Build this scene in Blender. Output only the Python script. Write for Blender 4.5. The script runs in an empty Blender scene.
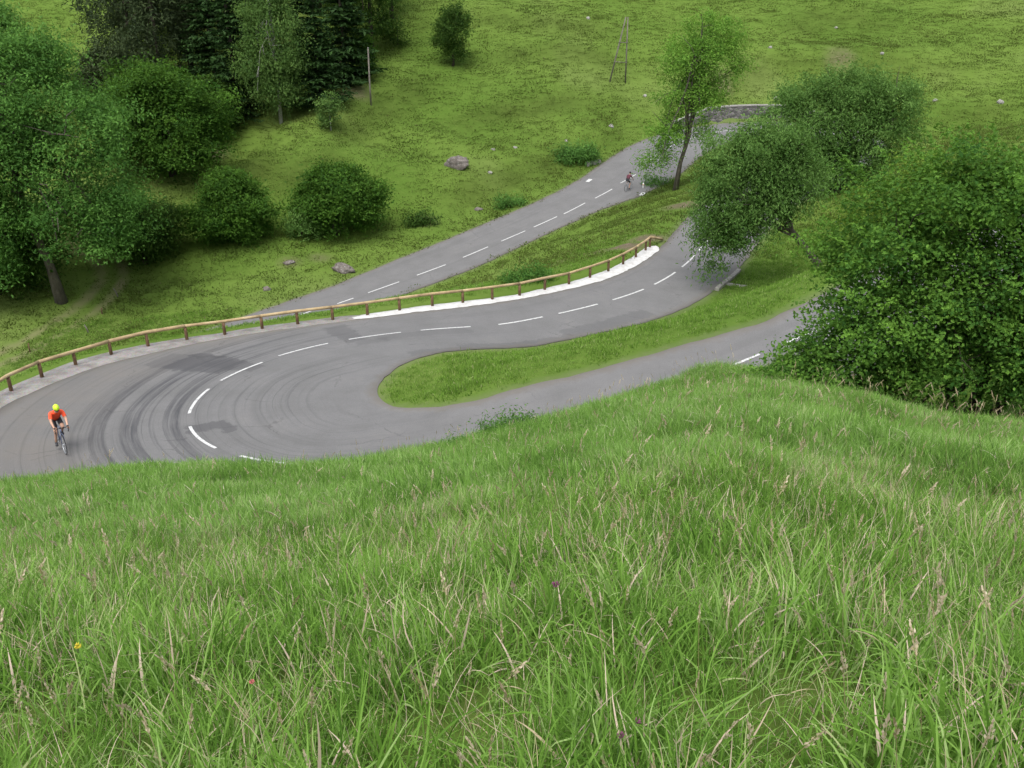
import bpy, bmesh, math, random
import numpy as np
from mathutils import Vector, Matrix, noise as mnoise

rng = np.random.default_rng(7)
random.seed(7)
SC = bpy.context.scene
COL = SC.collection
PI = math.pi

# ------------------------------------------------------------------ helpers
def link(o):
    COL.objects.link(o)
    return o

def tag(o, label=None, cat=None, group=None, kind=None):
    if label: o['label'] = label
    if cat: o['category'] = cat
    if group: o['group'] = group
    if kind: o['kind'] = kind
    return o

def empty(name, loc=(0, 0, 0), rz=0.0):
    o = bpy.data.objects.new(name, None)
    o.empty_display_size = 0.3
    o.location = loc
    o.rotation_euler = (0, 0, rz)
    return link(o)

def mesh_np(name, verts, faces_flat, nper, smooth=True):
    """verts (N,3), faces_flat: flat index list, nper: corner count per face (int or array)"""
    me = bpy.data.meshes.new(name)
    verts = np.asarray(verts, np.float32)
    fl = np.asarray(faces_flat, np.int32).ravel()
    if np.isscalar(nper):
        nf = len(fl) // nper
        tot = np.full(nf, nper, np.int32)
    else:
        tot = np.asarray(nper, np.int32); nf = len(tot)
    start = np.concatenate([[0], np.cumsum(tot)[:-1]]).astype(np.int32)
    me.vertices.add(len(verts)); me.vertices.foreach_set('co', verts.ravel())
    me.loops.add(len(fl)); me.loops.foreach_set('vertex_index', fl)
    me.polygons.add(nf)
    me.polygons.foreach_set('loop_start', start)
    me.polygons.foreach_set('loop_total', tot)
    me.polygons.foreach_set('use_smooth', np.full(nf, smooth))
    me.update(calc_edges=True)
    return me

def attr(me, name, vals, dom='POINT'):
    a = me.attributes.new(name, 'FLOAT', dom)
    a.data.foreach_set('value', np.asarray(vals, np.float32).ravel())

def obj(name, me, mat=None, parent=None):
    o = bpy.data.objects.new(name, me)
    if mat is not None:
        me.materials.append(mat)
    link(o)
    if parent is not None:
        o.parent = parent
    return o

class MB:
    """collects tubes / boxes / lathed shapes; build() links them as one mesh object"""
    def __init__(s):
        s.v = []; s.f = []
    def add(s, vs, fs):
        b = len(s.v)
        s.v += [tuple(map(float, q)) for q in vs]
        s.f += [tuple(i + b for i in f) for f in fs]
    def tube(s, pts, rad, n=8, cap=True):
        pts = [Vector(p) for p in pts]
        if not hasattr(rad, '__len__'):
            rad = [rad] * len(pts)
        vs = []; fs = []
        up = None
        for i, p in enumerate(pts):
            t = (pts[min(i + 1, len(pts) - 1)] - pts[max(i - 1, 0)])
            if t.length < 1e-9: t = Vector((0, 0, 1))
            t.normalize()
            if up is None:
                up = t.orthogonal().normalized()
            else:
                up = (up - t * up.dot(t))
                up = up.normalized() if up.length > 1e-6 else t.orthogonal().normalized()
            w = t.cross(up)
            for k in range(n):
                a = 2 * PI * k / n
                vs.append(p + (up * math.cos(a) + w * math.sin(a)) * rad[i])
        for i in range(len(pts) - 1):
            for k in range(n):
                k2 = (k + 1) % n
                fs.append((i * n + k, i * n + k2, (i + 1) * n + k2, (i + 1) * n + k))
        if cap:
            fs.append(tuple(range(n))[::-1])
            fs.append(tuple((len(pts) - 1) * n + k for k in range(n)))
        s.add(vs, fs)
    def ring(s, c, R, r, axis='y', n=32, m=6):
        c = Vector(c); vs = []; fs = []
        for i in range(n):
            a = 2 * PI * i / n
            for j in range(m):
                b = 2 * PI * j / m
                q = R + r * math.cos(b); w = r * math.sin(b)
                vs.append(c + Vector((q * math.cos(a), w, q * math.sin(a))))
        for i in range(n):
            for j in range(m):
                i2 = (i + 1) % n; j2 = (j + 1) % m
                fs.append((i * m + j, i2 * m + j, i2 * m + j2, i * m + j2))
        s.add(vs, fs)
    def box(s, c, d, rz=0.0, rx=0.0, taper=1.0):
        M = Matrix.Rotation(rz, 3, 'Z') @ Matrix.Rotation(rx, 3, 'X')
        vs = []
        for z in (-1, 1):
            k = taper if z > 0 else 1.0
            for (x, y) in ((-1, -1), (1, -1), (1, 1), (-1, 1)):
                vs.append(Vector(c) + M @ Vector((x * d[0] / 2 * k, y * d[1] / 2 * k, z * d[2] / 2)))
        s.add(vs, [(0, 3, 2, 1), (4, 5, 6, 7), (0, 1, 5, 4), (1, 2, 6, 5), (2, 3, 7, 6), (3, 0, 4, 7)])
    def build(s, name, mat, parent=None, smooth=True):
        me = bpy.data.meshes.new(name)
        me.from_pydata(s.v, [], s.f)
        me.polygons.foreach_set('use_smooth', [smooth] * len(me.polygons))
        me.update()
        return obj(name, me, mat, parent)

def blob(name, mat, dims, seed, rough=.25, sub=3, parent=None, loc=(0, 0, 0), rz=0, flat=False):
    bm = bmesh.new()
    bmesh.ops.create_icosphere(bm, subdivisions=sub, radius=1.0)
    off = Vector((seed * 3.1, seed * 1.7, seed * 5.3))
    for v in bm.verts:
        n = v.co.normalized()
        h = mnoise.noise(n * 1.3 + off) * rough * 1.3 + mnoise.noise(n * 3.1 + off) * rough * .6 + mnoise.noise(n * 7 + off) * rough * .25
        k = 1 + h
        co = n * k
        # knock planes off for a broken look
        for a in range(4):
            pn = Vector((math.sin(seed * 2 + a * 1.9), math.cos(seed * 3 + a * 2.3), .5 * math.sin(a + seed))).normalized()
            d = co.dot(pn)
            if d > .72: co -= pn * (d - .72) * .85
        v.co = Vector((co.x * dims[0] / 2, co.y * dims[1] / 2, co.z * dims[2] / 2))
    me = bpy.data.meshes.new(name)
    bm.to_mesh(me); bm.free()
    for p in me.polygons: p.use_smooth = not flat
    o = obj(name, me, mat, parent)
    o.location = loc; o.rotation_euler = (0, 0, rz)
    return o

# ------------------------------------------------------------------ node helpers
def new_mat(name):
    m = bpy.data.materials.new(name); m.use_nodes = True
    nt = m.node_tree
    b = nt.nodes['Principled BSDF']
    b.inputs['Specular IOR Level'].default_value = .25
    b.inputs['Roughness'].default_value = .8
    return m, nt, b

def N(nt, typ, **kw):
    n = nt.nodes.new(typ)
    for k, v in kw.items():
        if k in n.inputs.keys() if hasattr(n.inputs, 'keys') else False:
            n.inputs[k].default_value = v
        else:
            setattr(n, k, v)
    return n

def ramp(nt, src, stops, interp='LINEAR'):
    r = nt.nodes.new('ShaderNodeValToRGB'); r.color_ramp.interpolation = interp
    e = r.color_ramp.elements
    while len(e) < len(stops): e.new(.5)
    for el, (p, c) in zip(e, stops):
        el.position = p
        el.color = (*c, 1) if hasattr(c, '__len__') else (c, c, c, 1)
    nt.links.new(src, r.inputs['Fac'])
    return r.outputs['Color']

def nz(nt, vec, scale, detail=4, rough=.55, dim='3D'):
    n = nt.nodes.new('ShaderNodeTexNoise'); n.noise_dimensions = dim
    n.inputs['Scale'].default_value = scale; n.inputs['Detail'].default_value = detail
    n.inputs['Roughness'].default_value = rough
    if vec is not None: nt.links.new(vec, n.inputs['Vector'])
    return n.outputs['Fac']

def mixc(nt, fac, a, b, mode='MIX'):
    m = nt.nodes.new('ShaderNodeMix'); m.data_type = 'RGBA'; m.blend_type = mode
    for sock, val in ((m.inputs[0], fac), (m.inputs[6], a), (m.inputs[7], b)):
        if isinstance(val, bpy.types.NodeSocket): nt.links.new(val, sock)
        elif hasattr(val, '__len__'): sock.default_value = (*val, 1)
        else: sock.default_value = val
    return m.outputs[2]

def mth(nt, op, a, b=0.0, c=0.0, clamp=False):
    m = nt.nodes.new('ShaderNodeMath'); m.operation = op; m.use_clamp = clamp
    for sock, val in zip(m.inputs, (a, b, c)):
        if isinstance(val, bpy.types.NodeSocket): nt.links.new(val, sock)
        else: sock.default_value = val
    return m.outputs[0]

def atn(nt, name):
    a = nt.nodes.new('ShaderNodeAttribute'); a.attribute_name = name
    return a

def pos(nt, scale=(1, 1, 1)):
    g = nt.nodes.new('ShaderNodeNewGeometry')
    mp = nt.nodes.new('ShaderNodeMapping'); mp.inputs['Scale'].default_value = scale
    nt.links.new(g.outputs['Position'], mp.inputs['Vector'])
    return mp.outputs['Vector']

def objco(nt, scale=(1, 1, 1)):
    g = nt.nodes.new('ShaderNodeTexCoord')
    mp = nt.nodes.new('ShaderNodeMapping'); mp.inputs['Scale'].default_value = scale
    nt.links.new(g.outputs['Object'], mp.inputs['Vector'])
    return mp.outputs['Vector']

def bump(nt, b, h, strength=.4, dist=.02):
    n = nt.nodes.new('ShaderNodeBump'); n.inputs['Strength'].default_value = strength
    n.inputs['Distance'].default_value = dist
    nt.links.new(h, n.inputs['Height']); nt.links.new(n.outputs['Normal'], b.inputs['Normal'])

def plain(name, col, rough=.6, spec=.3, metal=0.0, var=.12, scale=9.0):
    m, nt, b = new_mat(name)
    f = nz(nt, objco(nt), scale, 3)
    lo = tuple(c * (1 - var) for c in col); hi = tuple(min(1, c * (1 + var)) for c in col)
    c = ramp(nt, f, [(.3, lo), (.7, hi)])
    nt.links.new(c, b.inputs['Base Color'])
    b.inputs['Roughness'].default_value = rough; b.inputs['Specular IOR Level'].default_value = spec
    b.inputs['Metallic'].default_value = metal
    return m

# ------------------------------------------------------------------ camera
PITCH = math.radians(26.21); FPX = 950.0
cam = bpy.data.cameras.new('camera'); cam.sensor_width = 36; cam.lens = FPX / 1024 * 36
cam.clip_start = .05; cam.clip_end = 3000
co = link(bpy.data.objects.new('camera', cam)); co.rotation_euler = (PI / 2 - PITCH, 0, 0)
SC.camera = co

def ray(px, py):
    x = (px - 512) / FPX; y = (384 - py) / FPX
    c, s = math.cos(PITCH), math.sin(PITCH)
    return np.array([x, c + y * s, -s + y * c])
def at(px, py, Y):
    d = ray(px, py)
    return d * (Y / d[1])

# ------------------------------------------------------------------ light: overcast day
W = bpy.data.worlds.new('World'); SC.world = W; W.use_nodes = True
wt = W.node_tree; bg = wt.nodes['Background']
sky = wt.nodes.new('ShaderNodeTexSky'); sky.sky_type = 'NISHITA'; sky.sun_disc = False
SUN_EL, SUN_AZ = math.radians(62), math.radians(200)
sky.sun_elevation = SUN_EL; sky.sun_rotation = SUN_AZ; sky.air_density = 1.0; sky.dust_density = 4.0; sky.altitude = 900
hs = wt.nodes.new('ShaderNodeHueSaturation'); hs.inputs['Saturation'].default_value = .3
wt.links.new(sky.outputs[0], hs.inputs['Color']); wt.links.new(hs.outputs[0], bg.inputs['Color'])
bg.inputs['Strength'].default_value = .15
sl = bpy.data.lights.new('sun', 'SUN'); sl.energy = 1.5; sl.angle = math.radians(40); sl.color = (1, .97, .92)
so = link(bpy.data.objects.new('sun', sl))
sd = Vector((math.sin(SUN_AZ) * math.cos(SUN_EL), math.cos(SUN_AZ) * math.cos(SUN_EL), math.sin(SUN_EL)))
so.rotation_euler = (-sd).to_track_quat('-Z', 'Y').to_euler(); so.location = (0, -20, 60)
SC.view_settings.view_transform = 'Standard'; SC.view_settings.look = 'None'
SC.view_settings.gamma = 1; SC.view_settings.use_curve_mapping = False
SC.view_settings.exposure = 1.15
SC.cycles.use_denoising = True
SC.cycles.max_bounces = 8; SC.cycles.diffuse_bounces = 6; SC.cycles.transmission_bounces = 4; SC.cycles.transparent_max_bounces = 4
SC.cycles.use_adaptive_sampling = True; SC.cycles.adaptive_threshold = .02

# ------------------------------------------------------------------ the road: surveyed centre line (x, y, z), climbing
XF = [(-10.94, 67.93, -25.71), (-7.49, 70.99, -25.39), (-4.01, 74.39, -25.07), (-0.9, 77.7, -24.74), (1.9, 80.69, -24.42), (4.68, 83.65, -24.08), (7.8, 87.59, -23.71), (10.59, 91.76, -23.35)]
XA = [(13.42, 62.74, -19.93), (11.8, 58.69, -19.65), (9.91, 54.69, -19.37), (7.51, 51.0, -19.09), (4.62, 47.92, -18.79), (1.58, 45.35, -18.48), (-2.03, 43.02, -18.17), (-5.26, 41.41, -17.85), (-8.42, 39.81, -17.52), (-10.77, 37.2, -17.17), (-12.08, 33.88, -16.81), (-11.54, 29.85, -16.45), (-8.98, 27.1, -16.08)]
PRE = [(-75, 14, -30.4), (-56, 29, -29.2), (-45, 38, -28.4), (-33, 47.5, -27.5), (-22, 57.6, -26.6)]
LOOP = [(13.9, 97.7, -22.7), (17.2, 103.3, -22.2), (22.5, 107.8, -21.7), (28.5, 109, -21.4), (33.5, 106.5, -21.2), (35.5, 101.5, -21), (33.5, 95, -20.85), (29, 88, -20.65), (24, 81, -20.45), (19.5, 74.5, -20.25), (16.0, 68.3, -20.08)]
POST = [(-3.5, 25.9, -15.7), (2.2, 27.9, -15.3), (8.7, 32, -14.75), (16, 37, -14.1), (26, 43.5, -13.3), (40, 52, -12.2), (60, 63, -10.6)]
def cr(P, n=40):
    P = np.vstack([2 * P[0] - P[1], P, 2 * P[-1] - P[-2]]); o = []
    for i in range(1, len(P) - 2):
        a, b, c_, d = P[i - 1:i + 3]
        t0 = 0; t1 = t0 + np.linalg.norm(b - a) ** .5; t2 = t1 + np.linalg.norm(c_ - b) ** .5; t3 = t2 + np.linalg.norm(d - c_) ** .5
        for t in np.linspace(t1, t2, n, endpoint=False):
            A1 = (t1 - t) / (t1 - t0) * a + (t - t0) / (t1 - t0) * b; A2 = (t2 - t) / (t2 - t1) * b + (t - t1) / (t2 - t1) * c_; A3 = (t3 - t) / (t3 - t2) * c_ + (t - t2) / (t3 - t2) * d
            B1 = (t2 - t) / (t2 - t0) * A1 + (t - t0) / (t2 - t0) * A2; B2 = (t3 - t) / (t3 - t1) * A2 + (t - t1) / (t3 - t1) * A3
            o.append((t2 - t) / (t2 - t1) * B1 + (t - t1) / (t2 - t1) * B2)
    o.append(P[-2]); return np.array(o)
D_ = cr(np.array(PRE + XF + LOOP + XA + POST, float))
s_ = np.concatenate([[0], np.cumsum(np.linalg.norm(np.diff(D_, axis=0), axis=1))])
DS = .5
S = np.arange(0, s_[-1], DS)
R = np.stack([np.interp(S, s_, D_[:, k]) for k in range(3)], 1)
for _ in range(20):
    R[1:-1] = .25 * R[:-2] + .5 * R[1:-1] + .25 * R[2:]
T_ = np.gradient(R, axis=0); T_[:, 2] = 0; T_ /= np.linalg.norm(T_, axis=1)[:, None]
NL = np.stack([-T_[:, 1], T_[:, 0], 0 * T_[:, 0]], 1)
NS = len(R)
def sv(P, lo=0, hi=None):
    P = np.asarray(P, float)[:2]; hi = NS if hi is None else hi
    d = np.linalg.norm(R[lo:hi, :2] - P, axis=1); i = int(d.argmin()) + lo
    return S[i] + float(np.dot(P - R[i, :2], T_[i, :2])), float(np.dot(P - R[i, :2], NL[i, :2]))
def idx(P): return int(np.linalg.norm(R[:, :2] - np.array(P[:2]), axis=1).argmin())
iF0, iF1, iA0, iD5 = idx(XF[0]), idx(XF[-1]), idx(XA[0]), idx(XA[-1])
sF0, sF1, sA0, sD5 = S[iF0], S[iF1], S[iA0], S[iD5]

E_far_n = [(-17.07, 66.84), (-14.12, 69.43), (-9.24, 74.93), (-5.35, 79.08), (-1.09, 83.77), (3.62, 89.11), (9.06, 97.68)]
E_far_s = [(-6.31, 68.9), (-3.33, 71.6), (0.67, 76.15), (4.18, 80.13), (7.98, 84.26), (12.01, 87.74), (16.63, 93.52), (21.13, 100.95)]
E_mid_n = [(10.34, 61.81), (8.02, 56.79), (5.14, 52.46), (2.69, 50.11), (0.43, 48.22), (-1.69, 46.81), (-3.71, 45.6), (-5.66, 44.71), (-7.33, 44.04), (-8.96, 43.46), (-10.3, 42.8), (-12.46, 41.81), (-14.45, 40.57), (-16.21, 39.02), (-17.83, 37.46), (-18.94, 35.12), (-19.67, 32.44)]
E_mid_s = [(12.15, 52.33), (10.44, 49.4), (7.74, 46.12), (4.37, 43.44), (1.82, 41.72), (-0.56, 40.37), (-2.81, 39.14), (-4.08, 38.2), (-5.03, 36.81), (-5.43, 35.01)]
E_near = [(-3.66, 30.32), (-1.51, 30.38), (1.02, 31.1), (4.05, 32.29), (7.3, 33.85), (10.1, 35.13)]
RAILP = [(-20.2, 32.4), (-20.14, 34.17), (-19.67, 35.81), (-18.97, 37.44), (-17.97, 38.82), (-16.74, 39.99), (-15.25, 40.92), (-13.67, 41.63), (-12.11, 42.52), (-10.53, 43.19), (-8.92, 43.84), (-7.29, 44.54), (-5.74, 45.18), (-4.13, 45.98), (-2.59, 46.79), (-1.06, 47.65), (0.41, 48.61), (1.83, 49.95), (3.25, 51.27), (4.58, 52.83), (5.8, 54.36), (6.88, 56.08), (7.88, 57.85), (8.74, 59.64), (9.13, 60.52)]
WL, WR = [], []
for P in E_far_n: WL.append(sv(P, iF0 - 30, iF1 + 40))
for P in E_far_s: a, b = sv(P, iF0 - 30, iF1 + 40); WR.append((a, -b))
for P in E_mid_n: a, b = sv(P, iA0 - 12, iD5 - 6); WR.append((a, -b))
for P in E_mid_s: WL.append(sv(P, iA0 - 12, iD5 - 20))
for P in E_near: WL.append(sv(P, iD5 + 4, iD5 + 80))
WL += [(0, 3.3), (sF0 - 20, 3.3), (sF1 + 20, 3.7), (sF1 + 45, 3.4), (sA0 - 20, 3.3), (sA0, 3.25), (sD5 + 30, 2.4), (S[-1], 2.8)]
WR += [(0, 2.5), (sF0 - 8, 2.4), (sF1 + 20, 4.2), (sF1 + 45, 3.4), (sA0 - 25, 3.3), (sA0 - 6, 2.9), (sD5 - 5, 7.9), (sD5 - 1, 7.6), (sD5 + 4, 6.0), (sD5 + 10, 4.2), (sD5 + 20, 3.3), (S[-1], 3.0)]
# the inside of the hairpin: where the normals meet the outline of the grass island
ISL = np.array([(1.82, 41.6), (-0.5, 40.15), (-2.65, 38.85), (-3.7, 37.8), (-4.6, 36.5), (-5.1, 35.1), (-5.3, 33.7), (-5.1, 32.5), (-4.5, 31.5), (-3.4, 30.8), (-2.5, 30.45), (-1.51, 30.38), (1.02, 31.1)])
ISL = cr(np.column_stack([ISL, np.zeros(len(ISL))]), 10)[:, :2]
WL = [q for q in WL if not (sD5 - 24 < q[0] < sD5 + 10)]
for s in np.arange(sD5 - 24, sD5 + 10.1, .5):
    o_ = np.array([np.interp(s, S, R[:, 0]), np.interp(s, S, R[:, 1])]); n_ = np.array([np.interp(s, S, NL[:, 0]), np.interp(s, S, NL[:, 1])]); hits = []
    for a, b in zip(ISL[:-1], ISL[1:]):
        M_ = np.column_stack([n_, a - b])
        if abs(np.linalg.det(M_)) < 1e-9: continue
        u, t = np.linalg.solve(M_, a - o_)
        if 0 <= t <= 1 and .5 < u < 12: hits.append(u)
    if hits: WL.append((s, min(hits)))
WL.sort(); WR.sort()
# the flattened band beyond the right-hand asphalt edge (gravel and rail)
RV = [(a, -b) for a, b in (sv(P, iA0 - 12, iD5 - 4) for P in RAILP)]; RV.sort()
def fw(tab, s): return np.interp(s, [q[0] for q in tab], [q[1] for q in tab])
sRail0, sRail1 = sv(RAILP[-1], iA0 - 12, iD5)[0], sv(RAILP[0], iA0, iD5 - 4)[0]
# a plane through the hairpin
hm = (S > sD5 - 19) & (S < sD5 + 9)
A_ = np.column_stack([np.ones(hm.sum()), R[hm, 0], R[hm, 1]])
PL = np.linalg.lstsq(A_, R[hm, 2], rcond=None)[0]
def sstep(a, b, x):
    t = np.clip((x - a) / (b - a), 0, 1); return t * t * (3 - 2 * t)
def road_z(s, x, y):
    z = np.interp(s, S, R[:, 2])
    w = sstep(sD5 - 25, sD5 - 17, s) * (1 - sstep(sD5 + 4, sD5 + 12, s))
    return z * (1 - w) + w * (PL[0] + PL[1] * x + PL[2] * y)
def xyz(s, v, dz=0.0):
    """road coordinates -> world"""
    s = np.asarray(s, float); v = np.asarray(v, float)
    x = np.interp(s, S, R[:, 0]) + v * np.interp(s, S, NL[:, 0])
    y = np.interp(s, S, R[:, 1]) + v * np.interp(s, S, NL[:, 1])
    return np.stack([x, y, road_z(s, x, y) + dz], -1)

# the stretch of the upper bend held by a stone wall
sWa, sWb = sv((15.6, 105.5), iF0, iF1 + 40)[0] + 3.5, sv((37.5, 107.5), iF1, iF1 + 90)[0]
WALLH = 1.75
def wall_k(s): return sstep(sWa - .5, sWa + 6, s) * (1 - sstep(sWb - 6, sWb + .5, s))
# ------------------------------------------------------------------ terrain
CP = []
def c(*p): CP.append(p)
# camera slope
for x, z in ((-60, -22), (-40, -9), (-25, -4.5), (-15, -3.0), (-8, -2.25), (0, -1.65), (8, -1.05), (15, -.5), (30, .5), (60, 3)): c(x, 0, z)
for x, z in ((-60, -10), (-15, 2.5), (0, 3.6), (15, 4.6), (60, 9)): c(x, -10, z)
for x, z in ((-60, 0), (0, 13), (60, 20)): c(x, -30, z)
for px, py, Y, dr in ((-60, 497, 17.5, 2.0), (0, 494, 17, 2.0), (120, 475, 16.6, 2.0), (250, 474, 16.5, 2.0), (350, 469, 16.7, 2.0), (440, 451, 17, 1.9), (500, 436, 17.5, 1.8), (560, 421, 18, 1.7), (630, 405, 19, 1.5), (700, 387, 20, 1.3), (770, 378, 21.5, 1.1)):
    p = at(px, py, Y); c(*p)
    for t in (.2, .4, .6, .8): c(p[0] * t, p[1] * t, -1.65 * (1 - t) + p[2] * t)
    c(p[0] * (1 + 3 / Y), Y + 3, p[2] - dr)
for px, py, Y in ((850, 402, 23), (885, 408, 24), (960, 416, 24), (1000, 438, 14), (900, 442, 14), (1024, 420, 24)):
    p = at(px, py, Y); c(*p)
    if Y < 20:
        for t in (.3, .6): c(p[0] * t, p[1] * t, -1.65 * (1 - t) + p[2] * t)
for p in ((-25, 15, -13), (-33, 22, -18.5), (-40, 10, -18), (-80, 20, -31), (-100, 60, -29), (-60, 45, -29.3), (30, 20, -5.5), (22, 28, -9), (45, 38, -8.5), (60, 30, -3), (100, 60, -3), (140, 100, 4), (70, 75, -12),
          (-31, 31, -22.5), (-24, 42, -22.0), (-15.5, 50, -22.3), (-9, 54, -21.7), (-3, 56.5, -21.6), (3, 62, -21.5), (50, 90, -17), (18.7, 52, -18.7), (27, 76, -19.9), (26, 98, -20.7)):
    c(*p)
# valley floor and far hillside (x, y measured along sight lines at real distances)
for px, py, Y in ((340, 238, 79), (240, 250, 76), (300, 264, 73.5), (130, 265, 76), (100, 320, 66), (20, 350, 60), (60, 302, 68.5), (0, 290, 71), (457, 168, 91), (457, 100, 103.5), (457, 50, 114), (457, 0, 127),
                  (400, 215, 83), (600, 135, 103), (600, 80, 115), (600, 0, 137), (560, 172, 95), (560, 130, 102.5), (680, 115, 111), (680, 60, 122), (690, 0, 138), (760, 90, 117), (770, 62, 122), (780, 45, 127), (780, 0, 141), (850, 60, 122), (850, 40, 128),
                  (1000, 130, 100), (940, 110, 108), (1000, 60, 119), (1000, 0, 138), (250, 150, 94), (270, 128, 97), (340, 150, 89), (330, 122, 97), (380, 88, 106), (200, 170, 88), (100, 200, 81), (50, 80, 114), (60, 0, 134), (250, 0, 126), (0, 150, 90), (-150, 100, 105), (-100, 250, 75)):
    c(*at(px, py, Y))
for p in ((0, 180, 8), (0, 250, 30), (-120, 180, 4), (-120, 250, 24), (120, 180, 10), (120, 250, 34), (140, 140, 6), (-140, 60, -20), (-140, 120, -12), (-90, -30, -20), (140, 0, 12), (140, -40, 24), (-140, 0, -30)): c(*p)
for i in range(8, NS - 8, 9):
    s = S[i]; l = fw(WL, s) + .7; r = fw(WR, s) + .7
    if sRail0 - 2 < s < sRail1 + 8: r = max(r, fw(RV, s) + 1.0)
    tight = sD5 - 16 < s < sD5 + 1
    for v in ((-r,) if tight else (l, -r)):
        if v > 0 and wall_k(s) > .02: v = v + 1.2
        p = xyz(s, v); c(float(p[0]), float(p[1]), float(p[2]) + (WALLH * float(wall_k(s)) if v > 0 else 0))
CP = np.array(CP, float)
# drop near-duplicates
keep = []
for i, p in enumerate(CP):
    if all((p[0] - CP[j, 0]) ** 2 + (p[1] - CP[j, 1]) ** 2 > 1.0 for j in keep): keep.append(i)
CP = CP[keep]; K = len(CP); SCL = 50.0
def tps(r2):
    return np.where(r2 > 1e-12, .5 * r2 * np.log(np.maximum(r2, 1e-12)), 0)
X_ = CP[:, :2] / SCL
G = tps(((X_[:, None] - X_[None]) ** 2).sum(-1)) + np.eye(K) * 2e-5
Pm = np.column_stack([np.ones(K), X_])
sol = np.linalg.solve(np.block([[G, Pm], [Pm.T, np.zeros((3, 3))]]), np.concatenate([CP[:, 2], np.zeros(3)]))
def base_z(x, y):
    q = np.stack([x, y], -1).reshape(-1, 2) / SCL; out = np.empty(len(q))
    for k in range(0, len(q), 20000):
        qq = q[k:k + 20000]
        out[k:k + 20000] = tps(((qq[:, None] - X_[None]) ** 2).sum(-1)) @ sol[:K] + sol[K] + qq @ sol[K + 1:]
    return out.reshape(np.shape(x))

def lines(lo, hi, flo, fhi, step, grow=1.12):
    a = list(np.arange(flo, fhi + 1e-6, step)); h = step; v = a[-1]
    while v < hi: h *= grow; v += h; a.append(v)
    h = step; v = a[0]; b = []
    while v > lo: h *= grow; v -= h; b.append(v)
    return np.array(b[::-1] + a)
GX = lines(-150, 150, -34, 44, .42); GY = lines(-40, 270, -1, 112, .42)
MX, MY = np.meshgrid(GX, GY)          # rows = y
Z = base_z(MX, MY)
# undulation of the pasture: tussocks, cattle terraces along the slope
fl = np.stack([MX.ravel(), MY.ravel()], 1)
und = np.empty(len(fl))
for k, (x, y) in enumerate(fl):
    und[k] = .16 * mnoise.noise((x * .35, y * .35, 1.7)) + .07 * mnoise.noise((x * 1.1, y * 1.1, 4.2)) + (.30 * mnoise.noise((x * .06, y * .33, 9.1)) + .35 * mnoise.noise((x * .05, y * .07, 3.3)) if y > 70 else 0)
ROUGH = np.zeros(len(fl))
def pix_hit(px, py):
    # against the smooth base surface
    d = ray(px, py); Y = np.arange(60, 150, .25); P = d[None] * (Y / d[1])[:, None]; k = int((P[:, 2] < base_z(P[:, 0], P[:, 1])).argmax()); return P[k, :2]
# old cattle banks and a gully lip across the far pasture: (photo line, height, width)
for line, h, wd in ((((650, 118), (700, 98), (760, 70), (860, 64), (1030, 72)), 1.1, 1.6), (((770, 40), (840, 18), (905, 34)), 1.2, 1.8), (((330, 152), (372, 112), (450, 76)), 1.5, 2.2), (((228, 168), (300, 176), (352, 148)), 1.3, 1.8), (((430, 210), (520, 178), (590, 148)), .7, 1.5), (((480, 62), (560, 52), (640, 66)), .5, 1.4), (((930, 118), (1030, 104)), .9, 1.5), (((430, 120), (520, 112), (600, 104)), .45, 1.3), (((400, 30), (520, 22), (640, 30)), .5, 1.5)):
    pl = np.array([pix_hit(*q) for q in line]); pl = cr(np.column_stack([pl, np.zeros(len(pl))]), 10)[:, :2]
    best = np.full(len(fl), 1e9); sgn = np.zeros(len(fl)); endf = np.ones(len(fl)); n_ = len(pl) - 1
    for k, (a, b_) in enumerate(zip(pl[:-1], pl[1:])):
        ab = b_ - a; L_ = ab @ ab; t = ((fl[:, 0] - a[0]) * ab[0] + (fl[:, 1] - a[1]) * ab[1]) / L_; tc = np.clip(t, 0, 1)
        ddx = fl[:, 0] - a[0] - tc * ab[0]; ddy = fl[:, 1] - a[1] - tc * ab[1]; dd = np.hypot(ddx, ddy); k2 = dd < best
        best[k2] = dd[k2]; sgn[k2] = np.sign(ab[0] * ddy - ab[1] * ddx)[k2]
        g_ = (k + tc) / n_; endf[k2] = (np.minimum(g_, 1 - g_)[k2] * 5).clip(0, 1)
    und += h * endf * np.tanh(best * sgn / wd) * np.exp(-(best / (wd * 3.2)) ** 2)
    ROUGH = np.maximum(ROUGH, endf * np.exp(-(best / wd) ** 2))
und = und.reshape(MX.shape)
# distance to the road and blending to its level
bestd = np.full(MX.shape, 1e9); NI = np.zeros(MX.shape, int)
flat = fl
bd = np.full(len(flat), 1e9); bi = np.zeros(len(flat), int)
for k in range(0, len(flat), 20000):
    q = flat[k:k + 20000]
    d2 = (q[:, None, 0] - R[None, :, 0]) ** 2 + (q[:, None, 1] - R[None, :, 1]) ** 2
    bi[k:k + 20000] = d2.argmin(1); bd[k:k + 20000] = np.sqrt(d2.min(1))
def edge_dist(x, y, i):
    """signed distance outside the flattened road band (negative inside)"""
    dx = x - R[i, 0]; dy = y - R[i, 1]
    v = dx * NL[i, 0] + dy * NL[i, 1]; u = dx * T_[i, 0] + dy * T_[i, 1]
    s = S[i] + u * .999
    l = fw(WL, s); r = fw(WR, s)
    onr = (s > sRail0 - 1) & (s < sRail1 + 8)
    rb = np.where(onr, np.maximum(r, fw(RV, s) + .55), r)
    return np.where(v > 0, v - l, -v - rb), v, s, np.where(v > 0, v - l, -v - r)
ed, vv, ss, ea = edge_dist(flat[:, 0], flat[:, 1], bi)
rz = road_z(ss, flat[:, 0], flat[:, 1])
w = 1 - sstep(.1, 2.2, ed)
wk = wall_k(ss) * (vv > 0)
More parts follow.
